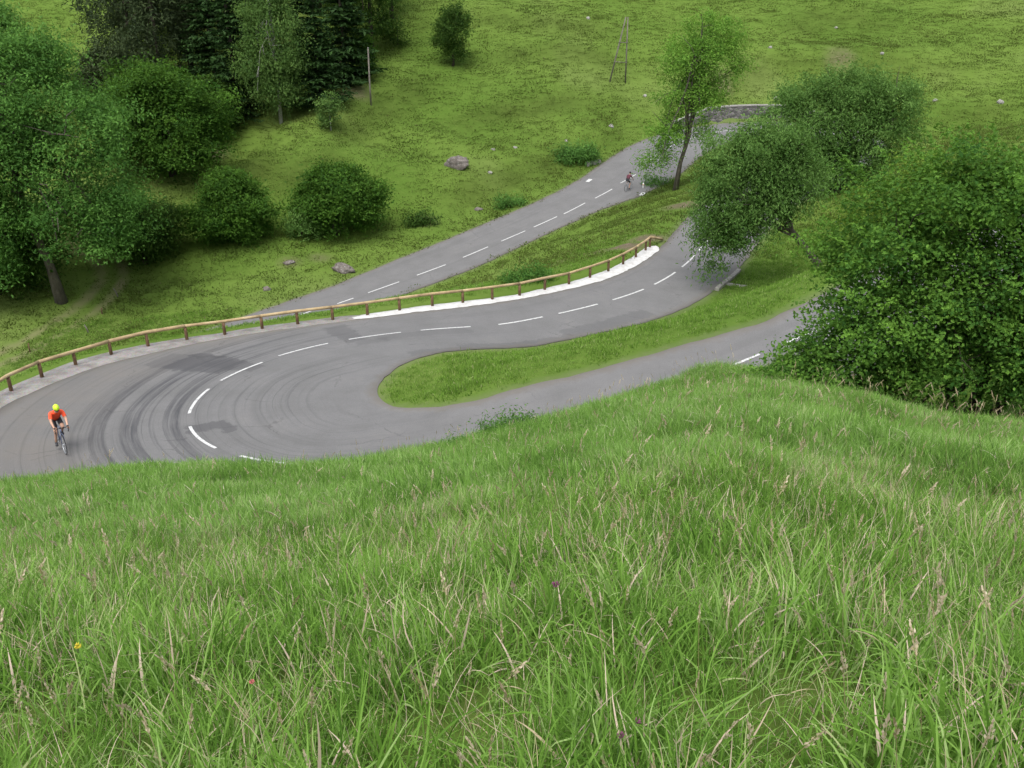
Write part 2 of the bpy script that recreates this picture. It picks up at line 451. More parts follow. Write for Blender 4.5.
rz_r = rz; rz = rz + wk * (WALLH - .1) * sstep(.3, .75, ed)
Zf = Z.ravel(); amp = sstep(.2, 4, ed)
Zf = (Zf + und.ravel() * amp) * (1 - w) + w * (rz - .02)
Zf = np.where(ed < .25, np.minimum(Zf, rz_r - .10 * (1 - sstep(-.55, .0, ed))), Zf)
Z = Zf.reshape(MX.shape); ED = ed.reshape(MX.shape); EA = ea.reshape(MX.shape)
def bil(A, x, y):
    x = np.asarray(x, float); y = np.asarray(y, float)
    i = np.clip(np.searchsorted(GX, x) - 1, 0, len(GX) - 2); j = np.clip(np.searchsorted(GY, y) - 1, 0, len(GY) - 2)
    a = (x - GX[i]) / (GX[i + 1] - GX[i]); b = (y - GY[j]) / (GY[j + 1] - GY[j])
    return (A[j, i] * (1 - a) + A[j, i + 1] * a) * (1 - b) + (A[j + 1, i] * (1 - a) + A[j + 1, i + 1] * a) * b
def gz(x, y): return float(bil(Z, x, y))
def hit(px, py, y0=1.0, y1=160.0):
    """where the sight line through a photo point meets the ground"""
    d = ray(px, py); Y = np.arange(y0, y1, .05)
    P = d[None] * (Y / d[1])[:, None]
    below = P[:, 2] < bil(Z, P[:, 0], P[:, 1])
    k = int(below.argmax()) if below.any() else len(Y) - 1
    return P[k]
# ------------------------------------------------------------------ ground mesh and materials
TRK = np.array([hit(*q, 40)[:2] for q in ((-30, 372), (20, 350), (55, 330), (88, 308), (108, 288), (112, 270), (102, 255), (85, 244))])
TRK = cr(np.column_stack([TRK, np.zeros(len(TRK))]), 12)[:, :2]
def soil_field(x, y):
    so = np.zeros(len(x))
    for (px, py, ry, k) in ((625, 246, 1.7, .9), (600, 252, 1.6, .6), (648, 238, 1.6, .9), (560, 262, 1.3, .35), (682, 205, 1.8, .8), (690, 192, 1.5, .5), (840, 57, 2.2, .5), (722, 82, 1.5, .7), (205, 152, 2.5, .7), (352, 92, 2.2, .6), (320, 258, 1.2, .4), (290, 262, 1.2, .4), (426, 222, 1.2, .5)):
        p = hit(px, py, 30); d = np.hypot(x - p[0], (y - p[1])) / ry
        so = np.maximum(so, k * (1 - sstep(.3, 1.2, d)))
    return so
def track_field(x, y):
    d = np.full(len(x), 1e9); sg = np.zeros(len(x))
    for a, b in zip(TRK[:-1], TRK[1:]):
        ab = b - a; t = np.clip(((x - a[0]) * ab[0] + (y - a[1]) * ab[1]) / (ab @ ab), 0, 1)
        dd = np.hypot(x - a[0] - t * ab[0], y - a[1] - t * ab[1]); d = np.minimum(d, dd)
    return 1 - sstep(.2, .55, np.abs(d - .85))
nx, ny = len(GX), len(GY)
vs = np.column_stack([MX.ravel(), MY.ravel(), Z.ravel()])
ii = (np.arange(ny - 1)[:, None] * nx + np.arange(nx - 1)[None]).ravel()
me = mesh_np('ground', vs, np.stack([ii, ii + 1, ii + nx + 1, ii + nx], 1), 4)
SOIL = soil_field(flat[:, 0], flat[:, 1]); TRACK = track_field(flat[:, 0], flat[:, 1])
attr(me, 'soil', SOIL); attr(me, 'track', TRACK)
attr(me, 'rough', np.maximum(ROUGH, (1 - sstep(12, 22, flat[:, 1])) * (ea > .5)))  # also darkens near ground: shade between the blades put into the thatch colour
attr(me, 'verge', (1 - sstep(.1, .5, ea)) * .38)
SOILg = SOIL.reshape(MX.shape); TRACKg = TRACK.reshape(MX.shape)

GREEN_A = (0.071, 0.124, 0.020); GREEN_B = (0.097, 0.153, 0.028); GREEN_C = (0.119, 0.162, 0.043)
def meadow_colour(nt):
    p = pos(nt)
    big = nz(nt, p, .055, 3); mid = nz(nt, p, .45, 4, .65); fine = nz(nt, pos(nt, (1, 1.6, 1.6)), 2.6, 4, .7)
    c = ramp(nt, big, [(.36, GREEN_A), (.56, GREEN_B), (.72, GREEN_C)])
    c = mixc(nt, mth(nt, 'MULTIPLY', ramp(nt, mid, [(.45, 0), (.75, 1)]), .25), c, (.046, .084, .012))
    rg = mth(nt, 'MULTIPLY', atn(nt, 'rough').outputs['Fac'], mth(nt, 'MULTIPLY', mid, 1.3), clamp=True)
    c = mixc(nt, mth(nt, 'MULTIPLY', rg, .75), c, (.046, .066, .014))
    c = mixc(nt, mth(nt, 'MULTIPLY', ramp(nt, fine, [(.5, 0), (.75, 1)]), .5), c, (.115, .150, .036))
    return c, fine, mid
m, nt, b = new_mat('pasture_ground')
c0, fine, mid = meadow_colour(nt)
dirtn = nz(nt, pos(nt), 3.2, 5, .7)
dirt = ramp(nt, dirtn, [(.3, (.075, .055, .04)), (.6, (.14, .105, .08)), (.8, (.2, .17, .14))])
sf = mth(nt, 'MULTIPLY', atn(nt, 'soil').outputs['Fac'], mth(nt, 'MULTIPLY', dirtn, 1.9), clamp=True)
c0 = mixc(nt, sf, c0, dirt)
tf = mth(nt, 'MULTIPLY', atn(nt, 'track').outputs['Fac'], mth(nt, 'MULTIPLY_ADD', mid, 1.1, .05), clamp=True)
c0 = mixc(nt, tf, c0, (.17, .155, .085))
vf = mth(nt, 'MULTIPLY', atn(nt, 'verge').outputs['Fac'], mth(nt, 'MULTIPLY', dirtn, 1.5), clamp=True)
c0 = mixc(nt, vf, c0, (.15, .13, .105))
nt.links.new(c0, b.inputs['Base Color']); b.inputs['Roughness'].default_value = 1.0; b.inputs['Specular IOR Level'].default_value = .03
bump(nt, b, fine, .35, .12)
ground = tag(obj('ground', me, m), kind='structure')

# ------------------------------------------------------------------ asphalt
ncol = 20
sl_ = np.arange(2, S[-1] - 2, .5)
vL = fw(WL, sl_); vR = fw(WR, sl_)
for k in range(len(sl_)):
    vL[k] += .10 * mnoise.noise((sl_[k] * .8, 0, 3)) + .05 * mnoise.noise((sl_[k] * 2.5, 0, 3))
    vR[k] += .10 * mnoise.noise((sl_[k] * .8, 5, 3)) + .05 * mnoise.noise((sl_[k] * 2.5, 5, 3))
tt = np.linspace(0, 1, ncol)
VV = -vR[:, None] + (vL + vR)[:, None] * tt[None]
SS = np.repeat(sl_[:, None], ncol, 1)
P = xyz(SS, VV)
# round the tip of the island the inner edge follows its outline
ka = int(np.argmin(np.abs(sl_ - (sD5 - 13)))); kb = int(np.argmin(np.abs(sl_ - (sD5 + 4.5))))
arc = np.concatenate([[0], np.cumsum(np.linalg.norm(np.diff(ISL, axis=0), axis=1))])
fa, fb = [arc[int(np.linalg.norm(ISL - P[k, -1, :2], axis=1).argmin())] for k in (ka, kb)]
for k in range(ka + 1, kb):
    g_ = fa + (fb - fa) * (k - ka) / (kb - ka); Lp = np.array([np.interp(g_, arc, ISL[:, 0]), np.interp(g_, arc, ISL[:, 1])]); Rp = P[k, 0, :2].copy()
    P[k, :, :2] = Rp + (Lp - Rp) * tt[:, None]; P[k, :, 2] = road_z(np.full(ncol, sl_[k]), P[k, :, 0], P[k, :, 1])
edge = np.zeros_like(VV); edge[:, 0] = 1; edge[:, -1] = 1
n1 = len(sl_)
top = P.reshape(-1, 3)
P2 = P[:, [0, -1]].copy(); P2[..., 2] -= .18
vsr = np.vstack([top, P2.reshape(-1, 3)])
ii = (np.arange(n1 - 1)[:, None] * ncol + np.arange(ncol - 1)[None]).ravel()
F = [np.stack([ii, ii + 1, ii + ncol + 1, ii + ncol], 1)[:, ::-1]]
base = n1 * ncol; k = np.arange(n1 - 1)
F.append(np.stack([k * ncol, (k + 1) * ncol, base + (k + 1) * 2, base + k * 2], 1))
F.append(np.stack([k * ncol + ncol - 1, base + k * 2 + 1, base + (k + 1) * 2 + 1, (k + 1) * ncol + ncol - 1], 1))
me = mesh_np('road', vsr, np.vstack(F), 4)
attr(me, 'along', np.concatenate([SS.ravel(), np.repeat(sl_, 2)]))
attr(me, 'across', np.concatenate([VV.ravel(), np.stack([-vR, vL], 1).ravel()]))
attr(me, 'side', np.concatenate([np.minimum(VV + vR[:, None], vL[:, None] - VV).ravel(), np.zeros(2 * n1)]))
m, nt, b = new_mat('worn_asphalt')
al = atn(nt, 'along').outputs['Fac']; ac = atn(nt, 'across').outputs['Fac']; sd_ = atn(nt, 'side').outputs['Fac']
def sv_vec(ku, kv, off=0.0):
    cx = nt.nodes.new('ShaderNodeCombineXYZ')
    nt.links.new(mth(nt, 'MULTIPLY_ADD', al, ku, off), cx.inputs[0]); nt.links.new(mth(nt, 'MULTIPLY', ac, kv), cx.inputs[1])
    return cx.outputs[0]
p = pos(nt)
grain = nz(nt, p, 38, 3, .7); blot = nz(nt, p, .55, 5, .6); blot2 = nz(nt, p, 2.4, 5, .65)
col = ramp(nt, blot, [(.3, (0.108, 0.105, 0.102)), (.55, (0.135, 0.131, 0.130)), (.75, (0.155, 0.148, 0.143))])
col = mixc(nt, mth(nt, 'MULTIPLY', ramp(nt, blot2, [(.45, 0), (.8, 1)]), .35), col, (0.104, 0.100, 0.098))
fleck = nz(nt, p, 7.5, 5, .75)
col = mixc(nt, mth(nt, 'MULTIPLY', ramp(nt, fleck, [(.5, 0), (.72, 1)]), .3), col, (0.163, 0.161, 0.148))
col = mixc(nt, .3, col, ramp(nt, grain, [(.3, .05), (.7, .23)]))
# lane-long streaks from traffic
st = nz(nt, sv_vec(.035, 1.5), 1.0, 3, .6)
col = mixc(nt, mth(nt, 'MULTIPLY', ramp(nt, st, [(.52, 0), (.72, 1)]), .35), col, (0.086, 0.085, 0.083))
# tyre marks swept round the bend: strong on the outer lane of the hairpin
def band(x, a, b_, c_, d):
    mr = nt.nodes.new('ShaderNodeMapRange'); mr.interpolation_type = 'SMOOTHSTEP'
    nt.links.new(x, mr.inputs[0]); mr.inputs[1].default_value = a; mr.inputs[2].default_value = b_
    mr2 = nt.nodes.new('ShaderNodeMapRange'); mr2.interpolation_type = 'SMOOTHSTEP'
    nt.links.new(x, mr2.inputs[0]); mr2.inputs[1].default_value = c_; mr2.inputs[2].default_value = d
    return mth(nt, 'SUBTRACT', mr.outputs[0], mr2.outputs[0], clamp=True)
def mulm(*a):
    r = a[0]
    for q in a[1:]: r = mth(nt, 'MULTIPLY', r, q)
    return r
sk = nz(nt, sv_vec(.06, 3.1, 3.0), 1.0, 4, .65); sk2 = nz(nt, sv_vec(.045, 5.2, 8.0), 1.0, 4, .65)
zone = mulm(band(al, sD5 - 18, sD5 - 12, sD5 + 1, sD5 + 9), band(ac, -5.0, -3.2, -.5, .2))
zone2 = mulm(band(al, sD5 - 20, sD5 - 12, sD5 + 2, sD5 + 12), band(ac, -8.5, -6.5, 3.0, 5.5))
brk = ramp(nt, nz(nt, sv_vec(.5, 6.0, 1.0), 1.0, 4, .7), [(.32, .25), (.6, 1)])
marks = mulm(zone, ramp(nt, sk, [(.48, 0), (.60, 1)]), brk)
marks2 = mulm(zone2, ramp(nt, sk2, [(.54, 0), (.64, 1)]), brk)
col = mixc(nt, mth(nt, 'MULTIPLY', marks, .88), col, (0.047, 0.047, 0.051))
col = mixc(nt, mth(nt, 'MULTIPLY', marks2, .6), col, (0.054, 0.055, 0.057))
warm = mulm(band(al, sD5 - 40, sD5 - 12, sD5 + 4, sD5 + 14), band(ac, -12.0, -11.0, -6.0, -2.0), ramp(nt, blot, [(.3, .2), (.6, 1)]))
col = mixc(nt, mth(nt, 'MULTIPLY', warm, .55), col, (0.130, 0.115, 0.097))
# darker repair patches laid across the lane
def patch(s0, s1, v0, v1, k=.5, slant=0.0):
    u = mth(nt, 'ADD', al, mth(nt, 'MULTIPLY', ac, slant)) if slant else al
    wob = mth(nt, 'MULTIPLY_ADD', blot2, .9, -.45)
    return mth(nt, 'MULTIPLY', mulm(band(mth(nt, 'ADD', u, wob), s0, s0 + .15, s1 - .15, s1), band(mth(nt, 'ADD', ac, wob), v0, v0 + .15, v1 - .15, v1)), k)
def patch_at(px, py, z, hs_, hv, k=.5):
    d = ray(px, py); q = d * (z / d[2]); s, v = sv(q, iA0, iD5 + 30)
    return patch(s - hs_, s + hs_, v - hv, v + hv, k)
for a in ((205, 362, -17.2, 1.0, 1.6, .62), (178, 357, -17.2, .7, 1.2, .35), (232, 366, -17.2, .6, 1.4, .4), (208, 426, -16.4, .45, .8, .55), (230, 428, -16.4, .4, .35, .5), (345, 333, -17.7, .6, 1.6, .38), (372, 343, -17.6, .9, .4, .25), (425, 337, -17.9, 2.4, .5, .2), (470, 355, -17.9, 3, .45, .28), (520, 346, -18.2, 3, .5, .3), (610, 324, -18.7, 3, .6, .3)):
    col = mixc(nt, patch_at(*a), col, (0.050, 0.049, 0.052))
# thin repaired cracks and grey dust by the edges
crk = nt.nodes.new('ShaderNodeTexVoronoi'); crk.feature = 'DISTANCE_TO_EDGE'; crk.inputs['Scale'].default_value = .32
dv = nt.nodes.new('ShaderNodeVectorMath'); dv.operation = 'ADD'
cxx = nt.nodes.new('ShaderNodeCombineXYZ'); nt.links.new(blot2, cxx.inputs[0]); nt.links.new(blot, cxx.inputs[1])
nt.links.new(p, dv.inputs[0]); nt.links.new(cxx.outputs[0], dv.inputs[1]); nt.links.new(dv.outputs[0], crk.inputs['Vector'])
col = mixc(nt, mth(nt, 'MULTIPLY', mulm(ramp(nt, crk.outputs['Distance'], [(0, 1), (.012, 0)]), ramp(nt, blot, [(.5, 0), (.6, 1)])), .45), col, (0.036, 0.035, 0.035))
ed_ = mth(nt, 'ADD', sd_, mth(nt, 'MULTIPLY_ADD', blot2, -1.0, .3))
mr = nt.nodes.new('ShaderNodeMapRange'); nt.links.new(ed_, mr.inputs[0]); mr.inputs[1].default_value = .35; mr.inputs[2].default_value = -.05
col = mixc(nt, mth(nt, 'MULTIPLY', mr.outputs[0], .7), col, (0.122, 0.110, 0.095))
nt.links.new(col, b.inputs['Base Color']); b.inputs['Roughness'].default_value = .82; b.inputs['Specular IOR Level'].default_value = .3
bump(nt, b, grain, .35, .01)
road = tag(obj('road', me, m), kind='structure')

# ------------------------------------------------------------------ painted centre-line dashes (a sheet 4 mm up, part of the road)
m_paint, nt, b = new_mat('road_paint')
pn = nz(nt, pos(nt), 9, 4, .7)
nt.links.new(ramp(nt, pn, [(.30, (.16, .16, .16)), (.40, (.36, .36, .355)), (.52, (.54, .54, .525))]), b.inputs['Base Color'])
b.inputs['Roughness'].default_value = .7
dash = []
FD = [((-13.0, 66.1), (-10.94 - 1.0, 67.0)), ((-10.94, 67.93), (-8.78, 69.82)), ((-7.49, 70.99), (-5.35, 72.96)), ((-4.01, 74.39), (-2.0, 76.53)), ((-0.9, 77.7), (1.15, 79.87)), ((1.9, 80.69), (4.03, 83.03)), ((4.68, 83.65), (6.78, 86.37)), ((7.8, 87.59), (9.62, 90.09)), ((10.59, 91.76), (12.33, 94.14))]
MD = [((13.42, 62.74), (12.26, 59.94)), ((11.8, 58.69), (10.51, 55.89)), ((9.91, 54.69), (8.26, 52.01)), ((7.51, 51.0), (5.52, 48.78)), ((4.62, 47.92), (2.42, 46.01)), ((1.58, 45.35), (-0.68, 43.78)), ((-2.03, 43.02), (-4.36, 41.84)), ((-5.26, 41.41), (-7.56, 40.37)), ((-8.42, 39.81), (-10.27, 38.08)), ((-10.77, 37.2), (-11.89, 34.87)), ((-12.08, 33.88), (-11.99, 31.16)), ((-11.54, 29.85), (-10.0, 27.8)), ((-8.98, 27.1), (-6.6, 26.2))]
for a, b_ in FD: dash.append((*sv(a, iF0 - 30, iF1 + 20), *sv(b_, iF0 - 30, iF1 + 20)))
for a, b_ in MD: dash.append((*sv(a, iA0 - 20, iD5 + 20), *sv(b_, iA0 - 20, iD5 + 20)))
s0 = dash[0][0] - 4.33
while s0 > 4:
    dash.append((s0, 0.4, s0 + 2.9, 0.4)); s0 -= 4.33
s0 = sF1 + 7.0
while s0 < sA0 - 5.0:
    dash.append((s0, 0, s0 + 2.9, 0)); s0 += 4.33
s0 = sD5 + 4.33
while s0 < S[-1] - 8:
    dash.append((s0, 0, s0 + 2.9, 0)); s0 += 4.33
dv_, df_ = [], []
for (a, va, b2, vb) in dash:
    n = 9; q = np.linspace(0, 1, n); s = a + (b2 - a) * q; v = va + (vb - va) * q
    hw = .056
    A = xyz(s, v - hw, .012); B = xyz(s, v + hw, .012); k0 = len(dv_)
    for i in range(n): dv_ += [A[i], B[i]]
    df_ += [[k0 + 2 * i, k0 + 2 * i + 2, k0 + 2 * i + 3, k0 + 2 * i + 1] for i in range(n - 1)]
# two worn white blocks near the asphalt edges of the lower road
for (x, y, du, dv2) in ((7.6, 92.97, .45, .22), (12.29, 88.3, .42, .22)):
    s, v = sv((x, y), iF0, iF1 + 20); k0 = len(dv_)
    for (a, bb) in ((-1, -1), (1, -.8), (1, 1), (-1, .7)):
        dv_.append(xyz(s + a * du, v + bb * dv2, .012))
    df_.append([k0, k0 + 1, k0 + 2, k0 + 3])
me = mesh_np('lane_marking', np.array(dv_), np.array(df_), 4)
obj('lane_marking', me, m_paint, road)

# ------------------------------------------------------------------ gravel shoulder and white gravel strip along the rail
def strip(name, sa, sb, inner, outer, dz, mat, wob_i=.1, wob_o=.1, n=7):
    s = np.arange(sa, sb + .01, .25)
    vi = np.array([inner(q) + wob_i * (mnoise.noise((q * 1.3, 2, 7)) + .6 * mnoise.noise((q * 3.7, 2, 7))) for q in s])
    vo = np.array([outer(q) + wob_o * (mnoise.noise((q * 1.1, 9, 7)) + .6 * mnoise.noise((q * 3.1, 9, 7))) for q in s])
    cap = np.minimum(1, np.minimum(s - sa, sb - s) / .9) ** .5
    mid_ = (vi + vo) / 2; vi = mid_ + (vi - mid_) * cap; vo = mid_ + (vo - mid_) * cap
    t = np.linspace(0, 1, n)
    V = vi[:, None] + (vo - vi)[:, None] * t
    hump = .02 * np.sin(PI * t)[None] * np.ones((len(s), 1))
    P = xyz(np.repeat(s[:, None], n, 1), -V); P[..., 2] += dz + hump
    P = P.reshape(-1, 3); ii = (np.arange(len(s) - 1)[:, None] * n + np.arange(n - 1)[None]).ravel()
    me = mesh_np(name, P, np.stack([ii, ii + 1, ii + n + 1, ii + n], 1), 4)
    return tag(obj(name, me, mat), kind='structure')
m_grav, nt, b = new_mat('grey_gravel')
vo_ = nt.nodes.new('ShaderNodeTexVoronoi'); vo_.inputs['Scale'].default_value = 22; nt.links.new(pos(nt), vo_.inputs['Vector'])
gn = nz(nt, pos(nt), 1.6, 5, .65)
cg = ramp(nt, gn, [(.3, (0.144, 0.133, 0.119)), (.5, (0.216, 0.202, 0.187)), (.72, (0.281, 0.266, 0.252))])
cg = mixc(nt, .25, cg, vo_.outputs['Color'], 'SOFT_LIGHT')
nt.links.new(cg, b.inputs['Base Color']); bump(nt, b, vo_.outputs['Distance'], .6, .03)
m_white, nt, b = new_mat('white_limestone_gravel')
vo_ = nt.nodes.new('ShaderNodeTexVoronoi'); vo_.inputs['Scale'].default_value = 16; nt.links.new(pos(nt), vo_.inputs['Vector'])
gn = nz(nt, pos(nt), 2.6, 5, .65)
cg = ramp(nt, gn, [(.28, (.36, .345, .32)), (.42, (.46, .45, .435)), (.58, (.54, .535, .52))])
cg = mixc(nt, mth(nt, 'MULTIPLY', ramp(nt, nz(nt, pos(nt), 9, 3, .7), [(.52, 0), (.66, 1)]), .4), cg, (.33, .31, .28))
nt.links.new(cg, b.inputs['Base Color']); bump(nt, b, vo_.outputs['Distance'], .5, .03)
sW1 = sv((-7.9, 44.3), iA0, iD5 - 4)[0]
rail_v = lambda q: float(fw(RV, q)); edge_v = lambda q: float(fw(WR, q))
strip('gravel_shoulder', sW1 - .5, sRail1 + 5, lambda q: edge_v(q) - .12, lambda q: rail_v(q) + .5, .006, m_grav, .08, .06)
strip('white_gravel_strip', sRail0 - .6, sW1 + .4, lambda q: edge_v(q) - .14, lambda q: rail_v(q) + .22, .014, m_white, .11, .06)

# ------------------------------------------------------------------ timber guard rail
m_rail, nt, b = new_mat('peeled_pine')
oc = objco(nt)
wn = nz(nt, oc, 1.1, 5, .7); wf = nz(nt, oc, 24, 4, .6)
cw = ramp(nt, wn, [(.3, (0.204, 0.144, 0.083)), (.5, (0.360, 0.269, 0.145)), (.72, (0.480, 0.388, 0.241))])
cw = mixc(nt, mth(nt, 'MULTIPLY', ramp(nt, wf, [(.5, 0), (.7, 1)]), .45), cw, (0.180, 0.138, 0.090))
nt.links.new(cw, b.inputs['Base Color']); b.inputs['Roughness'].default_value = .85
m_post = plain('brown_timber', (.115, .070, .040), .85, .2, var=.35, scale=6)
g0 = RAILP[12]
root = empty('wooden_guardrail', (g0[0], g0[1], gz(*g0)))
tag(root, 'long curved guardrail of round tan logs on short brown posts round the hairpin', 'guardrail')
O = Vector(root.location)
tops = []
for (x, y) in RAILP:
    s, v = sv((x, y), iA0 - 12, iD5 - 4)
    z = float(xyz(s, v)[2]); tops.append(Vector((x, y, z + .70)))
pr = [t + Vector((random.uniform(-.015, .015), random.uniform(-.015, .015), random.uniform(-.02, .02))) for t in tops]
endp = Vector((10.25, 62.4, gz(10.25, 62.4) + .12))
pr.append(endp)
# log sections, two bays each, butting over the posts
k = 0
while k < len(pr) - 1:
    e = min(k + 2, len(pr) - 1)
    mb = MB(); pts = []
    for i in range(k, e):
        for q in (0, .34, .67): pts.append(pr[i].lerp(pr[i + 1], q) - O)
    pts.append(pr[e] - O)
    d = (pts[1] - pts[0]).normalized(); pts[0] += d * .006
    d = (pts[-1] - pts[-2]).normalized(); pts[-1] -= d * .006
    r0 = random.uniform(.070, .082)
    mb.tube(pts, [r0 * random.uniform(.96, 1.04) for _ in pts], 10)
    mb.build('rail', m_rail, root); k = e
for i, (x, y) in enumerate(RAILP):
    mb = MB(); t = tops[i]
    # the post stands behind the log, toward the road side face visible below it
    mb.tube([Vector((x, y, t.z - 1.15)) - O, Vector((x, y, t.z - .4)) - O, Vector((x, y, t.z - .06)) - O], [.078, .076, .072], 9)
    mb.build('post', m_post, root)
# ------------------------------------------------------------------ foliage
def leaf_mat(name, lo, hi, trans=.35, rough=.55):
    m = bpy.data.materials.new(name); m.use_nodes = True; nt = m.node_tree
    b = nt.nodes['Principled BSDF']; out = nt.nodes['Material Output']
    t = atn(nt, 'tint').outputs['Fac']
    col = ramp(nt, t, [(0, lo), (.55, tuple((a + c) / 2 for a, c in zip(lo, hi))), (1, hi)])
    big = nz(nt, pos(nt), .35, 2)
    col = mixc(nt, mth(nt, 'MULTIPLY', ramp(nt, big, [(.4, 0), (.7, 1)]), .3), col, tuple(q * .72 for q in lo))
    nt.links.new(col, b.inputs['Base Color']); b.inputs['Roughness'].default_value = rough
    b.inputs['Specular IOR Level'].default_value = .07
    tr = nt.nodes.new('ShaderNodeBsdfTranslucent')
    nt.links.new(mixc(nt, .35, col, (hi[0] * 1.5, hi[1] * 1.5, hi[2] * .8)), tr.inputs['Color'])
    ms = nt.nodes.new('ShaderNodeMixShader'); ms.inputs[0].default_value = trans
    nt.links.new(b.outputs[0], ms.inputs[1]); nt.links.new(tr.outputs[0], ms.inputs[2]); nt.links.new(ms.outputs[0], out.inputs['Surface'])
    return m

def bark_mat(name, lo, hi, scale=5):
    m, nt, b = new_mat(name)
    f = nz(nt, objco(nt, (1, 1, .35)), scale, 5, .7)
    nt.links.new(ramp(nt, f, [(.3, lo), (.7, hi)]), b.inputs['Base Color']); b.inputs['Roughness'].default_value = .95
    bump(nt, b, f, .6, .05)
    return m

def unit(a): return a / np.maximum(np.linalg.norm(a, axis=-1, keepdims=True), 1e-9)

def cards(name, c, nrm, size, aspect, tint, along=None, r=None, fold=.18):
    """one bent diamond per leaf or spray"""
    n = len(c); r = r or rng
    nrm = unit(nrm)
    t = r.normal(size=(n, 3)) if along is None else along + r.normal(size=(n, 3)) * .25
    t = unit(t - nrm * (t * nrm).sum(-1, keepdims=True))
    b_ = np.cross(nrm, t)
    L = size[:, None]; Wd = L * aspect
    v = np.empty((n, 4, 3))
    v[:, 0] = c - t * L * .5
    v[:, 1] = c + b_ * Wd * .5 + nrm * L * fold * .5 + t * L * .05
    v[:, 2] = c + t * L * .5 - nrm * L * fold * .6
    v[:, 3] = c - b_ * Wd * .5 + nrm * L * fold * .5 + t * L * .05
    me = mesh_np(name, v.reshape(-1, 3), np.arange(4 * n), 4, smooth=False)
    attr(me, 'tint', np.clip(tint, 0, 1), 'FACE')
    return me

def crown_points(lobes, ncl, per, cr_, seed, shell=.55, flatten=.6, uneven=.22, low_cut=None):
    r = np.random.default_rng(seed)
    lob = np.array(lobes, float)
    wts = (lob[:, 3] * lob[:, 4] * lob[:, 5]) ** (2 / 3); wts /= wts.sum()
    C, O_ = [], []
    tries = 0
    while len(C) < ncl and tries < ncl * 30:
        tries += 1
        k = r.choice(len(lob), p=wts); d = unit(r.normal(size=3))
        if d[2] < -.35 and r.random() < .55: continue
        u = (shell ** 3 + (1 - shell ** 3) * r.random()) ** (1 / 3)
        u *= 1 + uneven * 2 * mnoise.noise(Vector(d * 1.7) + Vector((seed, k * 3.3, 0)))
        p = lob[k, :3] + d * lob[k, 3:6] * u
        ins = ((((p - lob[:, :3]) / lob[:, 3:6]) ** 2).sum(1) < .45); ins[k] = False
        if ins.any() and r.random() < .8: continue
        if low_cut is not None and p[2] < low_cut: continue
        C.append(p); O_.append(d)
    C = np.array(C); O_ = np.array(O_)
    n = len(C)
    sc = r.uniform(.6, 1.35, n)
    off = r.normal(size=(n, per, 3)) * cr_ * sc[:, None, None] * np.array([1, 1, flatten])
    # sprays lean outward and droop
    pts = C[:, None] + off + O_[:, None] * (np.abs(r.normal(size=(n, per, 1))) * cr_ * .5)
    nr = O_[:, None] * .55 + np.array([0, 0, .65]) + r.normal(size=(n, per, 3)) * .55
    tint = np.clip(.45 + r.normal(size=(n, 1)) * .24 + r.normal(size=(n, per)) * .16 , 0, 1)
    return pts.reshape(-1, 3), nr.reshape(-1, 3), tint.ravel(), C

def limbs(mb, start, targets, r0, seed, nseg=6, wob=.12, split=.35):
    r = np.random.default_rng(seed)
    for t in targets:
        t = np.array(t); p0 = np.array(start(r) if callable(start) else start, float)
        L = np.linalg.norm(t - p0); pts = []; w1 = r.normal(size=3) * L * wob
        for i in range(nseg + 1):
            q = i / nseg
            p = p0 * (1 - q) + t * q + w1 * math.sin(PI * q) * .5 + np.array([0, 0, .14 * L * math.sin(PI * q)])
            pts.append(p + r.normal(size=3) * L * .012 * (0 < i))
        rr = r0 * min(1.3, max(.45, L / 5)) * r.uniform(.75, 1.2)
        mb.tube(pts, [rr * (1 - .85 * (i / nseg)) for i in range(nseg + 1)], 6, cap=False)
        # one or two side twigs
        for _ in range(2):
            i = r.integers(2, nseg); a = np.array(pts[i]); e = a + unit(r.normal(size=3) + unit(t - p0) + np.array([0, 0, .4])) * L * split * r.uniform(.5, 1)
            mb.tube([a, (a + e) / 2 + r.normal(size=3) * L * .03, e], [rr * .4, rr * .25, rr * .08], 5, cap=False)

def nearest_targets(C, n, seed):
    r = np.random.default_rng(seed)
    k = r.choice(len(C), min(n, len(C)), replace=False)
    return [C[i] for i in k]

M_ASH = leaf_mat('ash_leaves', (0.045, 0.118, 0.024), (0.135, 0.277, 0.055))
M_ASH2 = leaf_mat('fresh_ash_leaves', (0.075, 0.177, 0.026), (0.224, 0.390, 0.064))
M_HAZEL = leaf_mat('hazel_leaves', (0.029, 0.086, 0.015), (0.146, 0.284, 0.042))
M_WILLOW = leaf_mat('willow_leaves', (0.054, 0.123, 0.025), (0.169, 0.293, 0.076))
M_LIGHTWILLOW = leaf_mat('pale_shrub_leaves', (0.090, 0.157, 0.020), (0.202, 0.291, 0.050))
M_SPRUCE = leaf_mat('spruce_needles', (0.011, 0.029, 0.009), (0.038, 0.081, 0.020), .12)
M_BIRCH = leaf_mat('birch_leaves', (0.056, 0.118, 0.028), (0.151, 0.246, 0.062))
M_PINE = leaf_mat('grey_pine_needles', (0.029, 0.047, 0.020), (0.074, 0.103, 0.040), .15)
M_DARK = leaf_mat('dark_thicket_leaves', (0.022, 0.054, 0.010), (0.072, 0.137, 0.022))
M_BUSH = leaf_mat('thicket_leaves', (0.026, 0.074, 0.010), (0.091, 0.187, 0.025))
M_BARK = bark_mat('grey_brown_bark', (.05, .042, .033), (.13, .115, .09))
M_BARKD = bark_mat('dark_bark', (.030, .024, .019), (.075, .060, .046))
M_BARKB = bark_mat('pale_birch_bark', (.20, .19, .17), (.5, .48, .45), 3)

